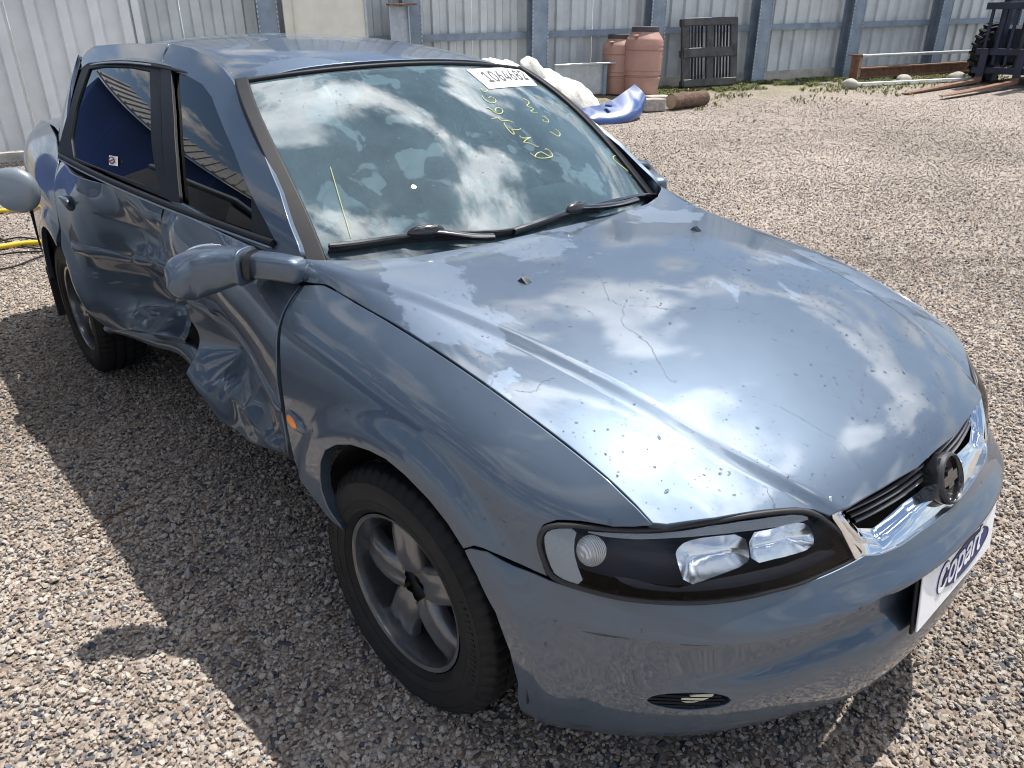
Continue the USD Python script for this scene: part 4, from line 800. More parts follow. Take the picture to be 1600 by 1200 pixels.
for s in (1, -1):
    q = (lambda m: m) if s > 0 else (lambda m: trimesh.Trimesh(m.vertices * [1, -1, 1], m.faces[:, ::-1], process=False))
    off = np.array([0, 0, 0]) if s > 0 else np.array([-.11, -.035, .014]); q0 = q; q = lambda m, q0=q0, off=off: mv(q0(m), *off)
    mh = mesh('wing_mirror', q(m_head), 'car_paint', car, smooth=55); mesh('mirror_arm', q(m_arm) if s > 0 else mv(q0(m_arm), -.06, -.02, .006), 'car_paint', mh, smooth=55)
    gk = head_c[0] + (head_c[0] - head_c[3]) * np.array([[.34], [-.02]]); mesh('gasket', q(loft(np.vstack([gk[0], gk.mean(0), gk[1]]), [.0355, .0365, .0355], [.0365, .0375, .0365], pw=.62)), 'black_rubber', mh, smooth=40)
    g = trimesh.creation.icosphere(3); gv = np.array(g.vertices) * [.004, .075, .052]; gl = mv(rot(trimesh.Trimesh(gv, g.faces, process=False), -32, (0, 0, 1)), *(head_c[13] + np.array([-.049, .012, 0]))); mesh('mirror_glass', q(gl), 'mirror_silver', mh, smooth=True)

# wipers lie on the foot of the windscreen
D_W2 = (-1.1, 1.1, -.25, .6)
def wpath(px, lift): ab = trace(S_wind, px, D_W2); P = S_wind(ab[:, 0], ab[:, 1]); return P + normals_of(S_wind, ab, WOUT) * lift
def flatbar(P, w, h):
    T = np.gradient(P, axis=0); T /= np.linalg.norm(T, axis=1, keepdims=True); N = np.tile([.5, 0, .86], (len(P), 1)); B = np.cross(N, T); B /= np.linalg.norm(B, axis=1, keepdims=True)
    w = np.broadcast_to(w, (len(P),))[:, None]; h = np.broadcast_to(h, (len(P),))[:, None]; R = [P + B * w - N * h, P + B * w + N * h * .6, P + B * w * .4 + N * h, P - B * w * .4 + N * h, P - B * w + N * h * .6, P - B * w - N * h, P + B * w - N * h]
    v, f = grid_mesh(np.stack(R, 1)); m = trimesh.Trimesh(v, f, process=False); m.fix_normals(); return m
for blade, arm, kn in (([(514, 392), (575, 385), (640, 376), (700, 372), (760, 370), (798, 366)], [(662, 373), (700, 377), (735, 381), (765, 381)], (662, 372)),
                       ([(798, 368), (840, 354), (876, 342), (920, 330), (965, 318), (1018, 311)], [(893, 336), (925, 334), (960, 329), (985, 322)], (893, 334))):
    P = spline(wpath(blade, .020), 30); t = np.linspace(0, 1, 30); wp = mesh('wiper', flatbar(P, .0085 * (1 - .45 * t), .008), 'gloss_black', car, smooth=30)
    mesh('blade_rubber', flatbar(P - [.006, 0, .012], .0025, .010), 'black_rubber', wp)
    mesh('wiper_arm', flatbar(spline(wpath(arm, .034), 16), .009, .006), 'gloss_black', wp, smooth=30)
    k = wpath([kn], .030)[0]; d = P[16] - P[12]; g = trimesh.creation.icosphere(3); gv = np.array(g.vertices) * [.052, .017, .019]
    mesh('wiper_cap', mv(rot(trimesh.Trimesh(gv, g.faces, process=False), math.degrees(math.atan2(d[1], d[0])), (0, 0, 1)), *k), 'gloss_black', wp, smooth=True)
# sticker and chalk marks on the glass
c5 = lambda x, y: (700 + x / 4.4444, 80 + y / 4.4444)
stq = trace(S_wind, [(764, 139.5), (839, 134), (811, 107.5), (729, 110)], D_W)
st_ab = panel(S_wind, stq, WOUT, h=.02, hem=.0006, lift=.0022, rnd=.0004, scale=(.6, .72)); stick = put('lot_sticker', st_ab, 'sticker_white', ws)
tx = meshkit.text_mesh('1064682', 1.0, .02, bold=True); b = tx.bounds; tx.apply_translation((-b[0][0], -b[0][1], 0)); tx = trimesh.Trimesh(np.array(tx.vertices) * [1 / tx.extents[0], 1 / tx.extents[1], .0004 / .02], tx.faces, process=False)
tx = trimesh.Trimesh(np.array(tx.vertices) * [.80, .56, 1] + [.13, .28, 0], tx.faces, process=False); mesh('lot_number', onto(S_wind, stq, tx, .0030, WOUT, (1, 1)), 'ink', stick)
bars = cat(*[trimesh.creation.box((.010 if k % 3 else .02, .05, .0002), transform=trimesh.transformations.translation_matrix((.05 + .03 * (k % 4), .16 + .055 * (k % 13), 0))) for k in range(13)] + [trimesh.creation.box((.70, .035, .0002), transform=trimesh.transformations.translation_matrix((.5, .12, 0)))])
mesh('small_print', onto(S_wind, stq, bars, .0030, WOUT, (1, 1)), 'ink_grey', stick)
STROKES = [[(640, 700), (668, 712), (695, 728), (718, 735), (722, 718), (700, 690), (672, 684)], [(568, 708), (600, 730), (640, 744), (690, 742), (716, 734)], [(606, 738), (612, 716), (636, 703)],
           [(497, 590), (540, 606), (572, 600), (540, 618), (527, 636), (560, 640), (600, 656), (626, 662)], [(388, 500), (415, 545), (455, 580), (450, 556), (440, 545), (470, 548), (503, 540)], [(345, 462), (375, 486), (410, 486), (452, 500)], [(300, 470), (340, 466)],
           [(266, 396), (300, 408), (338, 434), (372, 432), (377, 410), (350, 396), (328, 404), (334, 424)], [(238, 312), (250, 335), (285, 358), (325, 358), (328, 338), (302, 322), (282, 328)], [(228, 262), (250, 284), (272, 276)],
           [(520, 330), (560, 365), (548, 384), (590, 402), (576, 416), (618, 430)], [(652, 452), (684, 470), (698, 492), (676, 494), (658, 478)], [(706, 560), (742, 582), (768, 592), (776, 574), (742, 542)],
           [(1268, 856), (1220, 812), (1168, 772), (1144, 742), (1164, 728), (1222, 756), (1272, 806), (1284, 846), (1268, 862), (1310, 872), (1352, 908), (1394, 974)]]
for st in STROKES:
    ab = trace(S_wind, [c5(*p) for p in st], D_W); ab = CubicSpline(np.arange(len(ab)), ab)(np.linspace(0, len(ab) - 1, 5 * len(ab))); P = S_wind(ab[:, 0], ab[:, 1]) + normals_of(S_wind, ab, WOUT) * .0012
    mesh('chalk_stroke', tube(P, .0014, 5), 'chalk_yellow', ws, smooth=60)
P = wpath([(516, 262), (530, 310), (548, 372)], .003); mesh('glass_crack', tube(spline(P, 12), .0009, 4), 'chalk_yellow', ws)
stk = trace(S_house, [(168, 242), (182, 244), (182, 259), (168, 257)], D_G)
ws2 = put('window_sticker', panel(S_house, stk, OUT_R, h=.02, hem=0, lift=-.005, scale=(1, 1.05)), 'sticker_white', car)
c_ = stk.mean(0); rr_ = np.abs(stk - c_).mean(0) * .66; t_ = np.linspace(0, 2 * np.pi, 24)
P = S_house(c_[0] + rr_[0] * np.cos(t_), c_[1] + rr_[1] * np.sin(t_)) + [0, -.001, .0005]; mesh('ring_mark', tube(P, .0022, 5), 'ink', ws2)
P = S_house(c_[0] + rr_[0] * np.array([-.6, .6]), c_[1] + rr_[1] * np.array([-.5, .5])) + [0, -.001, .0005]; mesh('bar_mark', tube(P, .003, 5), 'ink_red', ws2)

# rain drops
def drops(name, S, dom, poly, n, out, seed, parent, smin=.0009, smax=.0031, squash=.34):
    r = np.random.default_rng(seed); pts = []; pg = Polygon(poly).buffer(-.012)
    a = r.uniform(dom[0], dom[1], n * 3); b = r.uniform(dom[2], dom[3], n * 3); cl = meshkit.fbm(np.stack([a * 5, b * 5, 0 * a], 1), 3, seed) > r.uniform(.30, .62, n * 3)
    ok = shapely.contains_xy(pg, a, b) & cl; a, b = a[ok][:n], b[ok][:n]; P = S(a, b); N = normals_of(S, np.stack([a, b], 1), out)
    size = smin + (smax - smin) * r.power(.35, len(a)) ** 2.2
    pi = UsdGeom.PointInstancer.Define(stage, numbered(str(parent.GetPath()), name)); protos = []
    for k in range(4):
        g = trimesh.creation.icosphere(2); v = np.array(g.vertices); v = v * (1 + .35 * (meshkit.noise(v * 1.6 + 7 * k, k) - .5))[:, None] * [1 + .5 * (k % 3), 1, squash]; pr = usdkit.mesh(stage, f'{pi.GetPath()}/drop_{k:03d}' if k else f'{pi.GetPath()}/drop', trimesh.Trimesh(v, g.faces, process=False), MAT['water'], smooth=True); protos.append(pr.GetPath())
    pi.CreatePrototypesRel().SetTargets(protos); pi.CreateProtoIndicesAttr(Vt.IntArray.FromNumpy(r.integers(0, 4, len(a)).astype(np.int32)))
    pi.CreatePositionsAttr(Vt.Vec3fArray.FromNumpy((P + N * (size * .1)[:, None]).astype(np.float32))); pi.CreateScalesAttr(Vt.Vec3fArray.FromNumpy(np.repeat(size[:, None], 3, 1).astype(np.float32)))
    qs = []
    for nn, an in zip(N, r.uniform(0, 6.28, len(a))):
        q = Gf.Rotation(Gf.Vec3d(0, 0, 1), Gf.Vec3d(*map(float, nn))).GetQuat(); q = q * Gf.Rotation(Gf.Vec3d(0, 0, 1), math.degrees(an)).GetQuat(); i = q.GetImaginary(); qs.append(Gf.Quath(float(q.GetReal()), float(i[0]), float(i[1]), float(i[2])))
    pi.CreateOrientationsAttr(Vt.QuathArray(qs)); tag(pi.GetPrim(), kind='stuff'); return pi
drops('rain_drops', S_hood, (-.5, .8, -.75, .75), hood_outline, 2600, UP, 3, hood)
drops('rain_drops', S_roof, (-2.7, -1.0, -.55, .55), roof_out, 500, UP, 5, roof)
wpoly = np.vstack([w_top, w_lamp, w_low, w_arch, w_rear]); drops('rain_drops', S_side0, (-.55, .58, 0, .8), wpoly, 500, OUT_R, 6, wing_p, .0009, .0028)
drops('rain_drops', S_bumper, (-1.3, 1.3, .3, .62), b_out, 220, FWD, 8, bumper, .0009, .003)
drops('rain_drops', S_wind, (-.95, .95, .02, .97), rect(-.96, .96, .01, .97), 600, WOUT, 9, ws, .0008, .0024, .3)
# thin water trails on the bonnet
TR = [[(905, 420), (940, 440), (955, 470), (975, 480), (972, 505), (1005, 530), (1035, 575), (1058, 595)], [(985, 478), (1040, 482), (1085, 487), (1130, 483), (1185, 490)], [(1220, 636), (1270, 665), (1310, 690), (1345, 735)], [(1190, 755), (1206, 780), (1210, 800)], [(775, 585), (765, 605)], [(806, 610), (835, 612), (845, 600), (866, 592)]]
for tr in TR:
    ab = trace(S_hood, tr, (-.62, .84, -.8, .8)); ab = CubicSpline(np.arange(len(ab)), ab)(np.linspace(0, len(ab) - 1, 7 * len(ab))); jt = np.random.default_rng(len(tr)).normal(0, .002, ab.shape); ab = ab + jt
    P = S_hood(ab[:, 0], ab[:, 1]); mesh('water_trail', tube(P, np.random.default_rng(3).uniform(.0004, .0010, len(P)), 6), 'water', hood, smooth=60)
# ------------------------------------------------------------------ the yard: ground sheet, gravel, weeds
def stone_mat(name, scale, instanced):
    ramp = [(0.0, (.06, .065, .08)), (.07, (.09, .095, .11)), (.12, (.225, .175, .14)), (.30, (.31, .25, .203)), (.48, (.37, .315, .265)), (.64, (.395, .36, .315)), (.78, (.315, .27, .233)), (.88, (.22, .175, .145)), (.95, (.44, .405, .36)), (1.0, (.12, .13, .15))]
    if not instanced: ramp = [(a, tuple(.86 * k for k in c)) for a, c in ramp]
    n = {'rp': ('rgb_ramp', {'ramp': ramp}), 'tc': ('texture_coordinate', {}), 'geo': ('geometry', {}), 'p': ('principled_bsdf', {'roughness': .85, 'specular_ior_level': .3}), 'big': ('noise_texture', {'scale': .55, 'detail': 4.0}),
         'bm': ('map_range', {'from_min': .3, 'from_max': .7, 'to_min': .80, 'to_max': 1.22, 'clamp': True}), 'mul': ('mix_color', {'blend_type': 'multiply', 'fac': 1.0}), 'cmb': ('combine_color', {'color_type': 'rgb'}), 'b': ('bump', {'strength': .5, 'distance': .004})}
    l = [('geo.position', 'big.vector'), ('big.fac', 'bm.value'), ('bm.result', 'cmb.r'), ('bm.result', 'cmb.g'), ('bm.result', 'cmb.b'), ('cmb.color', 'mul.b'), ('b.normal', 'p.normal')]
    if instanced:
        n |= {'oi': ('object_info', {}), 'nz': ('noise_texture', {'scale': 3.0, 'detail': 4.0}), 'ml2': ('map_range', {'from_min': .3, 'from_max': .7, 'to_min': .8, 'to_max': 1.15, 'clamp': True}), 'vm': ('vector_math', {'math_type': 'scale'})}
        l += [('oi.random', 'rp.fac'), ('tc.object', 'nz.vector'), ('nz.fac', 'b.height'), ('nz.fac', 'ml2.value'), ('rp.color', 'vm.vector1'), ('ml2.result', 'vm.scale'), ('vm.vector', 'mul.a'), ('mul.result', 'p.base_color')]
    else:
        n |= {'mp': ('mapping', {'mapping_type': 'point', 'scale': (1, 1, 1)}), 'v': ('voronoi_texture', {'feature': 'f1', 'scale': scale, 'randomness': 1.0}), 'v2': ('voronoi_texture', {'feature': 'distance_to_edge', 'scale': scale}), 'sp': ('separate_color', {'color_type': 'rgb'}),
              'dk': ('map_range', {'from_min': .0, 'from_max': .16, 'to_min': .66, 'to_max': 1.0, 'clamp': True}), 'vm': ('vector_math', {'math_type': 'scale'}), 'gr': ('mix_color', {'b': (.16, .17, .07)}), 'sx': ('separate_xyz', {}), 'gd': ('math', {'math_type': 'multiply_add'}),
              'fd': ('vector_math', {'math_type': 'dot_product', 'vector2': (-.937, .349, 0)}), 'gm': ('map_range', {'range_type': 'smoothstep', 'from_min': 7.9, 'from_max': 9.9, 'to_min': 0, 'to_max': .75, 'clamp': True}), 'gn': ('noise_texture', {'scale': 1.6, 'detail': 6.0, 'roughness': .65}), 'gk': ('map_range', {'from_min': .42, 'from_max': .60, 'to_min': 0, 'to_max': 1, 'clamp': True}), 'gx': ('math', {'math_type': 'multiply'})}
        l += [('geo.position', 'v.vector'), ('geo.position', 'v2.vector'), ('v.color', 'sp.color'), ('sp.r', 'rp.fac'), ('v2.distance', 'dk.value'), ('rp.color', 'vm.vector1'), ('dk.result', 'vm.scale'), ('vm.vector', 'gr.a'), ('geo.position', 'fd.vector1'), ('fd.value', 'gm.value'),
              ('geo.position', 'gn.vector'), ('gn.fac', 'gk.value'), ('gm.result', 'gx.value1'), ('gk.result', 'gx.value2'), ('gx.value', 'gr.fac'), ('gr.result', 'mul.a'), ('mul.result', 'p.base_color'), ('v2.distance', 'b.height')]
        n['b'] = ('bump', {'strength': .9, 'distance': .012})
    MAT[name] = usdkit.material(stage, f'/World/Looks/{name}', n, l, surface='p.BSDF')
stone_mat('gravel_ground', 52.0, False); stone_mat('stone', 0, True)
ax = np.concatenate([-np.geomspace(300, 14, 26), np.linspace(-13.5, 6, 70), np.geomspace(7, 300, 26)]); ay = np.concatenate([-np.geomspace(300, 8, 26), np.linspace(-7.5, 20, 90), np.geomspace(21, 300, 26)])
gx, gy = np.meshgrid(ax, ay, indexing='ij'); und = (meshkit.fbm(np.stack([gx * .6, gy * .6, 0 * gx], -1), 3, 2) - .5) * .05
und = np.where((gx > -3.6) & (gx < 1.5) & (np.abs(gy) < 1.4), und * .12, und)
GUND = lambda x, y: 0
v, f = grid_mesh(np.stack([gx, gy, ground(gx, gy) - .006 + 0 * und], -1)); m = trimesh.Trimesh(v, f, process=False)
if m.face_normals[:, 2].mean() < 0: m = trimesh.Trimesh(v, f[:, ::-1], process=False)
tag(mesh('gravel_ground', m, 'gravel_ground', smooth=True), kind='structure')

def scatter(name, protos, P, scale, quats, idx, label):
    pi = UsdGeom.PointInstancer.Define(stage, numbered('/World', name)); rel = []
    for k, (g, mt, sm) in enumerate(protos): rel.append(usdkit.mesh(stage, f'{pi.GetPath()}/{name}_piece' + (f'_{k:03d}' if k else ''), g, MAT[mt], smooth=sm).GetPath())
    pi.CreatePrototypesRel().SetTargets(rel); pi.CreateProtoIndicesAttr(Vt.IntArray.FromNumpy(idx.astype(np.int32))); pi.CreatePositionsAttr(Vt.Vec3fArray.FromNumpy(P.astype(np.float32)))
    pi.CreateScalesAttr(Vt.Vec3fArray.FromNumpy(scale.astype(np.float32))); pi.CreateOrientationsAttr(Vt.QuathArray.FromNumpy(quats.astype(np.float16)) if hasattr(Vt.QuathArray, 'FromNumpy') else Vt.QuathArray([Gf.Quath(float(q[3]), float(q[0]), float(q[1]), float(q[2])) for q in quats]))
    tag(pi.GetPrim(), label[0], label[1], None, 'stuff'); return pi
def stone_protos(n):
    out = []
    for k in range(n):
        r = np.random.default_rng(100 + k); d = r.normal(size=(15 + k % 5, 3)); d /= np.linalg.norm(d, axis=1, keepdims=True); d *= r.uniform(.78, 1.08, (len(d), 1)); d *= np.array([1.0, r.uniform(.68, .95), r.uniform(.42, .70)])
        out.append((trimesh.convex.convex_hull(d), 'stone', False))
    return out
SP = stone_protos(14)
r = np.random.default_rng(21); XY = []
for s0, s1, dens in ((.12, 2.2, 9800), (2.2, 3.6, 7400), (3.6, 5.2, 4200), (5.2, 7.4, 2200), (7.4, 10.0, 1200), (10.0, 12.5, 600)):
    n = int(dens * (3.8 if s1 < 3 else 2.6) * (s1 ** 2 - s0 ** 2) / 2); s = np.sqrt(r.uniform(s0 ** 2, s1 ** 2, n)); l = r.uniform(-1, 1, n) * s * (1.9 if s1 < 3 else 1.3)
    XY.append(np.stack([CAM[0] + HEAD[0] * s + HEAD[1] * l, CAM[1] + HEAD[1] * s - HEAD[0] * l], 1))
XY = np.vstack(XY); hid = (XY[:, 0] > -3.4) & (XY[:, 0] < .55) & (np.abs(XY[:, 1]) < .52); XY = XY[~hid]
n = len(XY); sz = np.clip(r.lognormal(math.log(.0059), .38, n), .003, .018); P = np.column_stack([XY, ground(XY[:, 0], XY[:, 1]) + sz * r.uniform(-.32, .16, n)])
q = r.normal(size=(n, 4)) * [.35, .35, 1, 1]; q /= np.linalg.norm(q, axis=1, keepdims=True)
scatter('gravel', SP, P, np.repeat(sz[:, None], 3, 1), q, r.integers(0, 14, n), ('loose pinkish beige and grey gravel stones covering the yard', 'gravel'))

# ------------------------------------------------------------------ fence line
pmat('sheet_metal', (.50, .53, .54), .45, .25, noise=(2.2, .16)); pmat('sheet_white', (.60, .62, .62), .5, .1, noise=(2.0, .12)); pmat('steel_blue', (.20, .25, .31), .5, .2, noise=(5, .25)); pmat('concrete', (.36, .34, .30), .9, noise=(7, .3), bump=(60, .4, .01))
pmat('cream_panel', (.60, .58, .50), .6, noise=(2.5, .14)); pmat('galvanised', (.42, .45, .48), .4, .6, noise=(9, .2)); pmat('terracotta_plastic', (.36, .205, .165), .5, noise=(4, .12)); pmat('lid_dark', (.045, .04, .045), .6, noise=(12, .3))
pmat('bag_white', (.60, .585, .545), .75, noise=(6, .12), bump=(45, .5, .02)); pmat('blue_plastic', (.030, .065, .19), .28, coat=.5, noise=(3, .35)); pmat('pallet_plastic', (.05, .05, .052), .6, noise=(9, .5)); pmat('bark', (.13, .085, .06), .95, noise=(16, .5), bump=(38, 1.0, .03)); pmat('cut_wood', (.36, .27, .19), .85, noise=(20, .25)); pmat('grey_wood', (.30, .27, .24), .9, noise=(20, .3))
pmat('rusty_steel', (.19, .10, .065), .85, .2, noise=(14, .45)); pmat('white_board', (.66, .66, .64), .6, noise=(6, .15)); pmat('fork_navy', (.022, .028, .05), .5, .2, noise=(6, .4)); pmat('hose_yellow', (.62, .42, .03), .5); pmat('cable_black', (.015, .015, .016), .5)
pmat('weed_green', (.12, .15, .045), .8, noise=(30, .35)); pmat('weed_dry', (.30, .26, .12), .85, noise=(30, .3)); pmat('shed_blue', (.022, .06, .22), .45, noise=(1.2, .2)); pmat('roof_grey', (.22, .22, .22), .8, noise=(3, .3)); pmat('mirror_grey', (.17, .20, .23), .45, .2, coat=.3)
FC = np.array([-5.937, 13.390]); FD = np.array([.349, .937]); FN = np.array([.937, -.349]); FANG = math.degrees(math.atan2(FD[1], FD[0]))
def fpt(t, o=0.0): p = FC + FD * t + FN * o; return p
def fg(t): p = fpt(t); return float(ground(p[0], p[1]))
def on_fence(m, t, o=0.0, z=0.0, slope=True):
    """from fence axes (x along, y towards the yard, z up from the ground line) to the yard"""
    v = np.array(m.vertices); tt = v[:, 0] + t; p = FC + FD * tt[:, None] + FN * (v[:, 1] + o)[:, None]; g = np.array([ground(*(FC + FD * k)) for k in tt]) if slope else fg(t)
    return trimesh.Trimesh(np.column_stack([p, v[:, 2] + z + g]), m.faces[:, ::-1] , process=False)
def corr(width, height, pitch=.255, depth=.038, z0=0.0, flat=.42):
    xs_, ys_ = [], []; k = int(round(width / pitch)); pw = width / k
    for i in range(k):
        for fx, d in ((0, 0), (flat, 0), (flat + .09, 1), (.91, 1)): xs_.append((i + fx) * pw); ys_.append(d * depth)
    xs_.append(width); ys_.append(0); xs_, ys_ = np.array(xs_), np.array(ys_)
    F_ = np.stack([np.stack([xs_, ys_, np.full(len(xs_), z)], 1) for z in (z0, height)], 0); B_ = F_ - [0, .003, 0]
    v1, f1 = grid_mesh(F_); v2, f2 = grid_mesh(B_); m = trimesh.util.concatenate([trimesh.Trimesh(v1, f1, process=False), trimesh.Trimesh(v2, f2[:, ::-1], process=False)]); return m
fence = thing('sheet_metal_fence', 'long grey corrugated metal fence with steel posts along the back of the yard', 'fence')
PT_ = [-12.6, -10.40, -8.38, -6.35, -4.24, -2.10, -.03, 2.13, 4.3, 6.4, 8.5, 10.6]
for a, b in zip(PT_[:-1], PT_[1:]):
    w = (b - a - .004) / 2
    for k in range(2):
        mesh('corrugated_sheet', on_fence(corr(w - .004, 4.0, w / 4, .04, .16), a + k * (w + .003), -.19 + .002 * k), 'sheet_metal', fence)
    mesh('rail', on_fence(cat(box((b - a) / 2, 0, .93, b - a - .29, .05, .012), box((b - a) / 2, .021, .885, b - a - .29, .008, .08), box((b - a) / 2, 0, .84, b - a - .29, .05, .008)), a, -.115), 'steel_blue', fence)
    mesh('rail', on_fence(cat(box((b - a) / 2, 0, 2.33, b - a - .29, .05, .012), box((b - a) / 2, .021, 2.285, b - a - .29, .008, .08)), a, -.115), 'steel_blue', fence)
    mesh('kerb', on_fence(box((b - a) / 2, 0, .06, b - a - .002, .16, .20, .01), a, -.20), 'concrete', fence)
for t in PT_:
    p = mesh('post', on_fence(cat(box(0, .10, 2.0, .27, .012, 4.2), box(0, 0, 2.0, .010, .19, 4.2), box(0, -.10, 2.0, .27, .012, 4.2)), t, 0, slope=False), 'steel_blue', fence)
    for sx in (-1, 1):
        mesh('lip', on_fence(cat(*[box(sx * .128, .111, .08 + .06 * k, .016, .012, .034) for k in range(45)]), t, 0, slope=False), 'galvanised', p)
# tall white sheet wall on the left
wall = thing('sheet_wall', 'tall white corrugated metal wall on a low kerb behind the car boot', 'wall')
WP = on_ground(0, 252); WDv = np.array([.27, .963]); WDv /= np.linalg.norm(WDv); WN = np.array([WDv[1], -WDv[0]])
def on_wall(m, t, o=0.0):
    v = np.array(m.vertices); p = WP[:2] + WDv * (v[:, 0] + t)[:, None] + WN * (v[:, 1] + o)[:, None]; return trimesh.Trimesh(np.column_stack([p, v[:, 2] + WP[2]]), m.faces[:, ::-1], process=False)
dr = ray(207, 20); WE = float(np.linalg.solve(np.stack([dr[:2], -WDv], 1), WP[:2] - CAM[:2])[1])
x0 = WE
for k in range(2):
    w = 1.16; mesh('wall_sheet', on_wall(corr(w - .004, 4.6, .29, .045, .10, .50), x0 - w * (k + 1), .002 * (k % 2)), 'sheet_white', wall)
mesh('corner_trim', on_wall(cat(box(0, .02, 2.3, .07, .05, 4.4), box(.03, -.10, 2.3, .012, .24, 4.4)), x0 + .035), 'sheet_white', wall)
mesh('kerb', on_wall(box(-1.72, -.02, -.02, 3.5, .16, .20, .012), x0, 0), 'concrete', wall)
for k in range(5): mesh('footing_block', on_wall(box(-.35 - .75 * k, .02, -.07, .34, .14, .14, .012), x0, 0), 'concrete', wall)
def tpix(u, v=20):
    r_ = ray(u, v); k = (FC - CAM[:2]).dot(FN) / r_[:2].dot(FN); P = CAM + k * r_; return float((P[:2] - FC).dot(FD))
# cream panel leaning on the fence, narrow grey locker door beside it
t0, t1 = tpix(440), tpix(569)
cp = thing('cream_panel', 'big cream flat panel leaning on the fence behind the car roof', 'panel'); mesh('sheet', on_fence(rot(box(0, 0, 1.25, t1 - t0, .05, 2.5, .008), 2, (1, 0, 0)), (t0 + t1) / 2, .20), 'cream_panel', cp)
mesh('edge_strip', on_fence(rot(box((t1 - t0) / 2 - .02, .034, 1.25, .03, .012, 2.46), 2, (1, 0, 0)), (t0 + t1) / 2, .20), 'galvanised', cp)
mesh('edge_strip', on_fence(rot(box(-(t1 - t0) / 2 + .14, .034, 1.25, .012, .012, 2.46), 2, (1, 0, 0)), (t0 + t1) / 2, .20), 'cream_panel', cp)
t0, t1 = tpix(603, 40), tpix(632, 40)
lk = thing('steel_tray', 'narrow grey steel tray standing upright against the fence beside the cream panel', 'steel tray')
mesh('tray', on_fence(rot(cat(box(0, 0, .65, t1 - t0, .014, 1.33), box(-(t1 - t0) / 2, .04, .65, .014, .08, 1.33), box((t1 - t0) / 2, .04, .65, .014, .08, 1.33)), 3, (1, 0, 0)), (t0 + t1) / 2, .26), 'galvanised', lk)
mesh('top_bracket', on_fence(box(.05, .03, 1.34, t1 - t0 + .14, .16, .025, .004), (t0 + t1) / 2, .22), 'rusty_steel', lk)

# ------------------------------------------------------------------ things along the fence
def barrel(name, px, vt, rad, label):
    p = on_ground(*px); back = ray(*px)[:2]; back /= np.linalg.norm(back); p[:2] += back * rad; p[2] = ground(p[0], p[1]); r_ = ray(px[0], vt); k = (p[0] - CAM[0]) / r_[0]; H = (CAM + k * r_)[2] - p[2]
    b = thing(name, label, 'barrel', p, 0, 'terracotta barrels by the fence'); R = rad
    pr = [(0, 0), (.80 * R, 0), (.84 * R, .01 * H), (.955 * R, .235 * H), (.985 * R, .255 * H), (.985 * R, .27 * H), (.93 * R, .285 * H), (.93 * R, .30 * H), (.985 * R, .315 * H), (.99 * R, .365 * H), (1.0 * R, .37 * H), (.985 * R, .375 * H), (1.0 * R, .38 * H), (.99 * R, .40 * H), (.985 * R, .66 * H), (1.005 * R, .665 * H), (.985 * R, .67 * H), (1.005 * R, .68 * H), (.985 * R, .69 * H), (.985 * R, .715 * H), (1.0 * R, .73 * H), (.99 * R, .80 * H), (.93 * R, .835 * H), (.74 * R, .905 * H), (.70 * R, .93 * H), (.70 * R, .955 * H), (0, .955 * H)]
    mesh('drum', revolve(pr, 56), 'terracotta_plastic', b, smooth=35); mesh('lid', revolve([(0, 1.0 * H), (.62 * R, 1.0 * H), (.70 * R, .99 * H), (.725 * R, .975 * H), (.725 * R, .925 * H), (.70 * R, .92 * H)], 56), 'lid_dark', b, smooth=35)
    mesh('grip', mv(box(0, 0, 0, .05, .16, .03, .01), *(np.array([.2, -.93, 0]) * R * .9 + [0, 0, .87 * H])), 'terracotta_plastic', b); return b
barrel('plastic_barrel', (1001, 154), 41, .292, 'front terracotta plastic barrel with dark lid, the larger one beside the pallet')
barrel('plastic_barrel', (964, 150), 53, .272, 'rear terracotta plastic barrel half hidden behind the larger barrel')
# pallet leaning on the fence
pal = thing('plastic_pallet', 'black plastic pallet standing on edge against the fence', 'pallet')
tA, tB = tpix(1050, 60) + .02, tpix(1132, 60); tw = 1.06; tc_ = (tA + tB) / 2; lean = 9
def pm(m): return on_fence(rot(m, lean, (1, 0, 0)), tc_, .42, .02)
for k, x in enumerate((-.48, 0, .48)): mesh('stile', pm(box(x, 0, .53, .14, .06, 1.04, .01)), 'pallet_plastic', pal)
for z in (.06, .53, 1.0): mesh('cross_bar', pm(box(0, .012, z, 1.06, .062, .15 if z == .53 else .12, .01)), 'pallet_plastic', pal)
for k in range(14):
    x = -.41 + .82 * k / 13
    if abs(x) > .06: mesh('slat', pm(box(x, -.085, .53, .024, .02, .98)), 'black_rubber', pal)
for x in (-.48, 0, .48):
    for z in (.06, .53, 1.0): mesh('foot', pm(box(x, -.05, z, .12, .09, .12, .015)), 'pallet_plastic', pal)
for x in (-.48, .48):
    for k in range(5): mesh('slot_rib', pm(box(x - .045 + .0225 * k, .036, .53, .010, .02, .16)), 'weed_dry' if False else 'pallet_plastic', pal)
# steel sheet on legs behind the bag
t0, t1 = tpix(848, 110), tpix(926, 110); zz = .50
tr = thing('steel_trough', 'grey folded steel sheet standing behind the white bag by the fence', 'steel sheet')
mesh('face_sheet', on_fence(box(0, 0, .23, t1 - t0, .012, .44), (t0 + t1) / 2, .45), 'galvanised', tr); mesh('top_flange', on_fence(box(.06, .03, .46, t1 - t0 + .16, .10, .03, .004), (t0 + t1) / 2, .45), 'galvanised', tr); mesh('leg', on_fence(box((t1 - t0) / 2 - .03, .03, .22, .05, .05, .44), (t0 + t1) / 2, .45), 'steel_blue', tr)
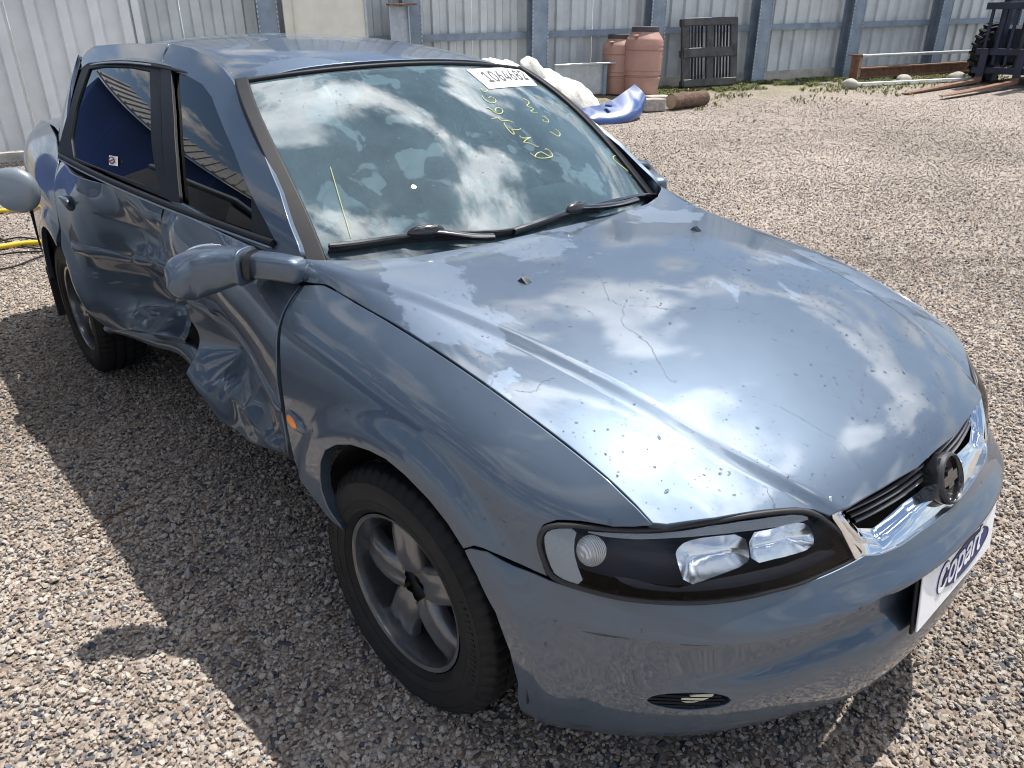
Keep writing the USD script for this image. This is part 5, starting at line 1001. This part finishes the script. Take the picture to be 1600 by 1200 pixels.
# white bag: a heap with folds
def heap(path, w, hgt, seed, nf=34, ns=60):
    """cloth heap along a ground path: half width w and height hgt per path point"""
    P = spline(path, ns); t = np.linspace(0, 1, ns); k = np.linspace(0, 1, len(w)); W_ = CubicSpline(k, w)(t); H_ = np.maximum(CubicSpline(k, hgt)(t), .02); T = np.gradient(P, axis=0); T[:, 2] = 0; T /= np.linalg.norm(T, axis=1, keepdims=True); N = np.stack([-T[:, 1], T[:, 0], 0 * T[:, 0]], 1)
    a = np.linspace(-.04, math.pi + .04, nf); G = P[:, None] + W_[:, None, None] * np.cos(a)[None, :, None] * N[:, None] + (H_[:, None] * np.maximum(np.sin(a), -.1)[None] ** 1.0)[..., None] * np.array([0, 0, 1.0])
    d = meshkit.fbm(G * 4.5 + seed, 3, seed) - .5; d2 = 1 - np.abs(2 * meshkit.noise(G * np.array([7, 7, 3.0]) + seed * 2, seed) - 1); C0 = P[:, None] + [0, 0, .1]; u = G - C0; u /= np.linalg.norm(u, axis=2, keepdims=True)
    v, f = grid_mesh(G + u * (d * .16 + d2 * .055)[..., None]); return trimesh.Trimesh(v, f, process=False)
bag = thing('white_sack', 'slumped white bulk sack lying by the fence behind the car windscreen', 'sack')
B0, B1, B2 = on_ground(800, 172), on_ground(870, 176), on_ground(938, 182)
mesh('cloth', heap([B0 + [-.3, -.3, 0], B0, B1, (B1 + B2) / 2, B2], [.42, .44, .42, .34, .10], [.62, .60, .50, .38, .08], 4), 'bag_white', bag, smooth=60)
mesh('neck', heap([B1 + [-.34, -.40, .42], B1 + [-.22, -.25, .46], B1 + [-.12, -.1, .40]], [.12, .15, .10], [.20, .20, .06], 9, 20, 24), 'bag_white', bag, smooth=60)
# blue plastic body part: curved shell standing on its long edge
bl = thing('blue_bumper_piece', 'curved blue plastic car body piece lying on the gravel before the barrels', 'bumper')
b0 = on_ground(935, 194); b1 = on_ground(1000, 184); dv = (b1 - b0); L_ = np.linalg.norm(dv[:2]) + .25; dv[2] = 0; dv /= np.linalg.norm(dv); nv = np.array([dv[1], -dv[0], 0])
G = []
for t in np.linspace(0, 1, 26):
    top = np.interp(t, [0, .12, .3, .5, .75, 1], [.14, .20, .21, .26, .36, .44]); bot = np.interp(t, [0, .1, .25, .5, .8, 1], [.08, .01, -.01, .01, .07, .27]); row = []
    for k in np.linspace(0, 1, 12): row.append(b0 - dv * .12 + dv * L_ * 1.02 * t + np.array([0, 0, bot + (top - bot) * k]) + nv * (.20 * math.sin(math.pi * min(1, .25 + .75 * k)) * (.35 + .65 * math.sin(math.pi * t)) - .18 * k * 1.0 - .10 * (2 * t - 1) ** 2))
    G.append(row)
G = np.array(G); v, f = grid_mesh(G); G2 = G - nv * .012; v2, f2 = grid_mesh(G2); mesh('shell', cat(trimesh.Trimesh(v, f, process=False), trimesh.Trimesh(v2, f2[:, ::-1], process=False)), 'blue_plastic', bl, smooth=50)
mesh('torn_clip', cat(box(*(b0 + dv * .22 + nv * -.05 + [0, 0, .215]), .10, .05, .03, .008)), 'blue_plastic', bl)
# log, wooden block
lp0, lp1 = on_ground(1052, 171), on_ground(1097, 165); ld = lp1 - lp0; lg = thing('log', 'short brown bark-covered log lying on the gravel below the pallet', 'log')
ax_ = spline([lp0 + [0, 0, .11] - ld * .10, lp0 + ld * .3 + [0, 0, .112], lp0 + ld * .7 + [0, 0, .108], lp1 + ld * .05 + [0, 0, .105]], 24); lm = tube(ax_, .105, 22, caps=False); v = np.array(lm.vertices); c = np.repeat(ax_, 22, 0); u = v - c; v = c + u * (1 + .28 * (meshkit.fbm(v * 9, 4, 3)[:, None] - .5)); mesh('bark', trimesh.Trimesh(v, lm.faces, process=False), 'bark', lg, smooth=50)
for e, s in ((0, -1), (23, 1)):
    c = trimesh.creation.cylinder(.10, .012, sections=22); c.apply_transform(trimesh.geometry.align_vectors([0, 0, 1], ld / np.linalg.norm(ld))); mesh('cut_end', mv(c, *ax_[e]), 'cut_wood', lg)
kb = on_ground(1016, 174); wb = thing('wood_block', 'weathered grey timber block between the blue bumper and the log', 'block'); mesh('timber', mv(rot(box(0, 0, .085, .34, .20, .17, .012), 66, (0, 0, 1)), *(kb + [-.02, .06, 0])), 'grey_wood', wb)
kb = on_ground(1031, 156); sb = thing('concrete_slab', 'flat pale concrete slab under the larger barrel edge', 'slab'); mesh('slab', mv(rot(box(0, 0, .03, .40, .30, .06, .01), 66, (0, 0, 1)), *(kb + [-.05, 0, 0])), 'concrete', sb)
# beams, pipe and boards stacked along the fence
def bar_px(pa, pb, za, zb, w, h, ext=(0, 0)):
    A, B = on_ground(*pa), on_ground(*pb); d = B - A; d[2] = 0; L = np.linalg.norm(d); d /= L; A = A - d * ext[0]; B = B + d * ext[1]; A[2] = ground(A[0], A[1]) + za; B[2] = ground(B[0], B[1]) + zb; d = B - A; L = np.linalg.norm(d)
    m = box(0, 0, 0, L, w, h, min(w, h) * .08); m.apply_transform(trimesh.geometry.align_vectors([1, 0, 0], d / L)); m.apply_translation((A + B) / 2); return m
be = thing('rusty_beam', 'long rusty steel beam lying along the foot of the fence', 'beam')
mesh('flange', bar_px((1336, 126), (1510, 114), .20, .20, .16, .022), 'rusty_steel', be); mesh('web', bar_px((1336, 126), (1510, 114), .12, .12, .03, .13), 'rusty_steel', be); mesh('flange', bar_px((1336, 126), (1510, 114), .045, .045, .16, .022), 'rusty_steel', be)
wd = thing('white_board', 'white painted board lying on the weeds before the rusty beam', 'board'); mesh('board', bar_px((1337, 135), (1520, 126), .03, .03, .11, .055), 'white_board', wd)
gpi = thing('steel_pipe', 'thin galvanised pipe held level above the rusty beam', 'pipe')
A, B = on_ground(1340, 127), on_ground(1512, 115); A[2] += .42; B[2] += .40; mesh('tube', tube(np.array([A, B]), .028, 10), 'galvanised', gpi, smooth=50); mesh('end_collar', tube(np.array([A - (B - A) * .004, A + (B - A) * .02]), .036, 10), 'galvanised', gpi, smooth=50)
sp_ = on_ground(1333, 126); su = thing('timber_stub', 'rusty bracketed timber stub carrying the pipe end beside the fence post', 'stub'); mesh('timber', mv(box(0, 0, .21, .15, .17, .42, .012), *sp_), 'cut_wood', su); mesh('rust_bracket', mv(box(.03, -.10, .20, .14, .02, .40, .004), *sp_), 'rusty_steel', su); mesh('pad', mv(box(0, 0, .43, .24, .22, .02), *sp_), 'rusty_steel', su)
for i, (px, w) in enumerate((((1411, 130), .26), ((1494, 126), .30), ((1327, 138), .28))):
    p = on_ground(*px); o = thing('support_stone', ('small grey stone block under the middle of the white board', 'dark stone block under the far end of the white board', 'flat grey stone at the near end of the white board')[i], 'stone'); m = trimesh.creation.icosphere(2); v = np.array(m.vertices) * [w * .5, .12, .09]; v = v * (1 + .3 * (meshkit.noise(v * 9, i)[:, None] - .5)); mesh('rock', trimesh.Trimesh(v + p + [0, 0, .06], m.faces, process=False), 'concrete', o)

# forklift on the right, forks on the ground towards us
fk = thing('forklift', 'dark forklift with lugged tyre and lowered rusty forks at the right end of the fence', 'forklift')
f1t, f2t = on_ground(1412, 148), on_ground(1497, 151); h1 = on_ground(1524, 131); fdv = h1 - f1t; fdv[2] = 0; fdv /= np.linalg.norm(fdv); fnv = np.array([fdv[1], -fdv[0], 0]); L1 = np.linalg.norm((h1 - f1t)[:2])
def fkm(m): # forklift axes: x to its right as seen from us, y backwards, z up; origin at the heel of the left fork
    v = np.array(m.vertices); return trimesh.Trimesh(h1 * [1, 1, 0] + [0, 0, ground(h1[0], h1[1])] + v[:, :1] * fnv + v[:, 1:2] * fdv + v[:, 2:3] * np.array([0, 0, 1.0]), m.faces[:, ::-1], process=False)
sep = float((f2t - f1t).dot(fnv)); 
for x in (0, sep):
    v, f = grid_mesh(np.array([[(x - .06 * w, y, z0 + ground(*(h1 + fdv * y)[:2]) - ground(h1[0], h1[1])) , (x + .06 * w, y, z0 + ground(*(h1 + fdv * y)[:2]) - ground(h1[0], h1[1])), (x + .06 * w, y, z0 + th + ground(*(h1 + fdv * y)[:2]) - ground(h1[0], h1[1])), (x - .06 * w, y, z0 + th + ground(*(h1 + fdv * y)[:2]) - ground(h1[0], h1[1])), (x - .06 * w, y, z0 + ground(*(h1 + fdv * y)[:2]) - ground(h1[0], h1[1]))] for y, w, z0, th in ((-L1, .7, .012, .012), (-L1 * .8, 1, .012, .02), (-L1 * .3, 1, .02, .045), (0, 1, .03, .055), (.06, 1, .04, .10))])); mesh('fork', fkm(trimesh.Trimesh(v, f, process=False)), 'rusty_steel', fk)
    mesh('fork_shank', fkm(box(x, .06, .30, .12, .05, .55, .008)), 'fork_navy', fk)
for x in (-.06, .14, .34, .54, .74, .94): mesh('guard_bar', fkm(box(x, .14, .78, .045, .05, .95, .006)), 'fork_navy', fk)
for z in (.22, .52, 1.24): mesh('carriage_bar', fkm(box(.45, .12, z, 1.25, .05, .11, .008)), 'fork_navy', fk)
for x in (.10, .80):
    mesh('mast_rail', fkm(cat(box(x, .30, 1.55, .15, .10, 3.0, .006), box(x + .055, .22, 1.55, .03, .06, 3.0))), 'fork_navy', fk)
mesh('lift_cylinder', fkm(mv(trimesh.creation.cylinder(.05, 2.6, sections=20), .45, .30, 1.5)), 'dark_metal', fk, smooth=40)
mesh('chassis', fkm(cat(box(.45, 1.2, .62, 1.0, 1.5, .65, .06), box(.45, 1.7, 1.1, 1.0, .9, .5, .08))), 'fork_navy', fk)
for x in (-.17, 1.07):
    pr = [(.20, -.15), (.34, -.15), (.455, -.12), (.47, 0), (.455, .12), (.34, .15), (.20, .15)]; ty_ = revolve(pr, 48, 'y'); ty_ = rot(ty_, 90, (0, 0, 1)); lugs = []
    for k in range(22):
        for sd in (-1, 1): lugs.append(rot(rot(box(sd * .07, 0, .475, .15, .045, .05, .006), sd * 24, (0, 0, 1)), k * 360 / 22 + sd * 4, (1, 0, 0)))
    w_ = mesh('drive_tyre', fkm(mv(cat(ty_, *lugs), x, .62, .49)), 'tyre_rubber', fk); mesh('rim', fkm(mv(rot(revolve([(0, -.05), (.12, -.06), (.20, -.11), (.215, -.12), (.215, .12), (.12, .06), (0, .05)], 36, 'y'), 90, (0, 0, 1)), x, .62, .49)), 'fork_navy', w_, smooth=40)

# hose and cables on the left
def ground_path(px, r_, n=40): P = np.array([on_ground(*p) + [0, 0, r_] for p in px]); return spline(P, n)
hz_ = thing('yellow_hose', 'upper yellow hose crossing the gravel beside the grey mirror', 'hose'); mesh('hose', tube(ground_path([(-160, 336), (-60, 335), (0, 333), (30, 331), (75, 329)], .018), .018, 10), 'hose_yellow', hz_, smooth=60)
hz_ = thing('yellow_hose', 'lower kinked yellow hose with dark cables over it beside the rear wheel', 'hose'); P = ground_path([(-150, 400), (-60, 394), (0, 390), (25, 386), (60, 383), (110, 379)], .020); mesh('hose', tube(P, .019, 10), 'hose_yellow', hz_, smooth=60); mesh('joint', tube(P[18:20], .024, 10), 'hose_yellow', hz_, smooth=60)
for px, lb in ([(-90, 352), (-20, 367), (0, 374), (22, 382), (40, 387), (75, 391)], 'black cable crossing over the lower yellow hose'), ([(-90, 382), (0, 379), (20, 374), (55, 375), (90, 378)], 'thin black cable looping above the lower yellow hose'), ([(-80, 402), (0, 400), (30, 396), (62, 395), (95, 392)], 'thin black cable lying straight just below the lower yellow hose'), ([(-80, 425), (0, 423), (20, 419), (45, 410), (80, 399)], 'lowest thin black cable curving on the gravel near the rear wheel'):
    c_ = thing('black_cable', lb, 'cable'); mesh('cable', tube(ground_path(px, .009), .0065, 6), 'cable_black', c_, smooth=60)
st_ = thing('dark_stick', 'thin dark stick lying on the gravel at the shadow edge', 'stick'); P = ground_path([(107, 848), (140, 832), (178, 812), (212, 796)], .016, 12); P[:, 2] += np.random.default_rng(2).normal(0, .003, 12); mesh('twig', tube(P, np.linspace(.003, .0045, 12), 6), 'bark', st_)
# wing mirror of a neighbouring car at the left edge, with the door it sits on
mc = CAM + ray(25, 297) / np.linalg.norm(ray(25, 297)) * 3.3; om = thing('neighbour_mirror', 'round grey wing mirror reaching in from a neighbouring car at the left edge', 'wing mirror')
rt = RCW[0] * [1, 1, 0]; rt /= np.linalg.norm(rt); fwd_ = np.array([-rt[1], rt[0], 0])
m = trimesh.creation.icosphere(4); v = np.array(m.vertices); v = np.sign(v) * np.abs(v) ** .9; dm = np.linalg.norm(mc - CAM); k_ = dm / FPX
v = v[:, :1] * rt * 29 * k_ + v[:, 1:2] * fwd_ * .040 + v[:, 2:3] * np.array([0, 0, 1.0]) * 28 * k_; mesh('housing', trimesh.Trimesh(v + mc, m.faces, process=False), 'mirror_grey', om, smooth=True)
mesh('stalk', tube(spline([mc - rt * 22 * k_ - fwd_ * .075 + [0, 0, .004], mc - rt * 42 * k_ - fwd_ * .07, mc - rt * 185 * k_ - fwd_ * .02 + [0, 0, -.06]], 10), [.008, .010, .013, .016, .018, .02, .022, .024, .025, .026], 10), 'mirror_grey', om, smooth=60)
vd = ray(-75, 297) * [1, 1, 0]; vd /= np.linalg.norm(vd); vs = np.array([-vd[1], vd[0], 0])          # vs: away to the left
def nb(m): # neighbour axes: x along its flank, y away from us, z up; origin on the ground under the mirror foot
    v = np.array(m.vertices); o = mc - rt * 175 * k_; m2 = trimesh.Trimesh(o * [1, 1, 0] + v[:, :1] * vd + v[:, 1:2] * vs + v[:, 2:3] * np.array([0, 0, 1.0]), m.faces, process=False); m2.fix_normals(); return m2
om_z = float(mc[2])
mesh('body_shell', nb(cat(box(.75, .86, .58, 3.3, 1.64, .62, .14))), 'mirror_grey', om, smooth=50); mesh('cabin_glass', nb(trimesh.convex.convex_hull(np.array([(x, y, z) for x, y, z in ((-.1, .12, .88), (1.9, .12, .88), (.35, .32, 1.38), (1.6, .32, 1.38), (-.1, 1.6, .88), (1.9, 1.6, .88), (.35, 1.4, 1.38), (1.6, 1.4, 1.38))]))), 'tinted_dark', om); mesh('roof_skin', nb(box(.97, .86, 1.40, 1.3, 1.12, .05, .02)), 'mirror_grey', om, smooth=40)
mesh('door_skin', nb(box(.72, .036, .60, 1.05, .02, .50, .008)), 'mirror_grey', om, smooth=40)
for wx in (-.35, 1.85):
    for wy in (.16, 1.56): mesh('wheel', nb(mv(revolve([(0, -.08), (.19, -.09), (.20, -.10), (.29, -.09), (.30, 0), (.29, .09), (.20, .10), (.19, .09), (0, .08)], 40, 'y'), wx, wy, .30)), 'tyre_rubber', om, smooth=40)

# weeds along the fence
r = np.random.default_rng(5); T = r.uniform(-5, 6, 9000); O = r.exponential(.62, 9000) + .05; keep = meshkit.fbm(np.stack([T * 1.1, O * 1.5, 0 * T], 1), 3, 4) > .36 + .10 * O; T, O = T[keep], O[keep]; p2 = FC + FD * T[:, None] + FN * O[:, None]
def tuft(seed):
    q = np.random.default_rng(seed); V, F = [], []
    for k in range(7):
        a = q.uniform(0, 6.28); L = q.uniform(.5, 1); b = np.array([math.cos(a), math.sin(a), 0]); s_ = np.array([-b[1], b[0], 0]) * .10; i = len(V); V += [s_, -s_, b * .35 * L + [0, 0, .55 * L] + s_ * .7, b * .35 * L + [0, 0, .55 * L] - s_ * .7, b * .9 * L + [0, 0, .75 * L]]; F += [[i, i + 1, i + 2], [i + 1, i + 3, i + 2], [i + 2, i + 3, i + 4]]
    return trimesh.Trimesh(np.array(V), np.array(F), process=False)
z_ = r.uniform(0, 6.28, len(T)); scatter('weeds', [(tuft(1), 'weed_green', False), (tuft(2), 'weed_green', False), (tuft(3), 'weed_dry', False)], np.column_stack([p2, ground(p2[:, 0], p2[:, 1])]), np.repeat(r.uniform(.03, .09, len(T))[:, None], 3, 1), np.stack([0 * z_, 0 * z_, np.sin(z_ / 2), np.cos(z_ / 2)], 1), r.integers(0, 3, len(T)), ('low green and dry weeds growing in the gravel along the fence', 'weeds'))

# blue shed beside the yard: seen only mirrored in the side windows and doors
sh = thing('blue_shed', 'dark blue shed with grey roof mirrored in the side windows of the car', 'shed')
SA, SB = np.array([-9.6, -1.35]), np.array([-5.2, -9.6]); sd = (SB - SA) / np.linalg.norm(SB - SA); sn = np.array([-sd[1], sd[0]]); sn *= np.sign(sn[0])
def shed(m): v = np.array(m.vertices); p = SA + sd * v[:, :1] + sn * v[:, 1:2]; m2 = trimesh.Trimesh(np.column_stack([p, v[:, 2]]), m.faces, process=False); m2.fix_normals(); return m2
for k in range(9): mesh('wall_sheet', shed(mv(box(0, 0, 1.3, 1.0, .03, 2.6, .004), .52 + k * 1.004, .002 * (k % 2), 0)), 'shed_blue', sh)
for k in range(9): mesh('roof_sheet', shed(mv(rot(cat(box(0, 0, 0, 1.0, 2.0, .03), *[box(-.4 + .2 * i, 0, .03, .05, 2.0, .04) for i in range(5)]), 20, (-1, 0, 0)),   .52 + k * 1.004, -.62, 2.92)), 'roof_grey', sh)
mesh('door', shed(box(2.9, .03, 1.0, .95, .04, 2.0, .006)), 'sheet_white', sh)
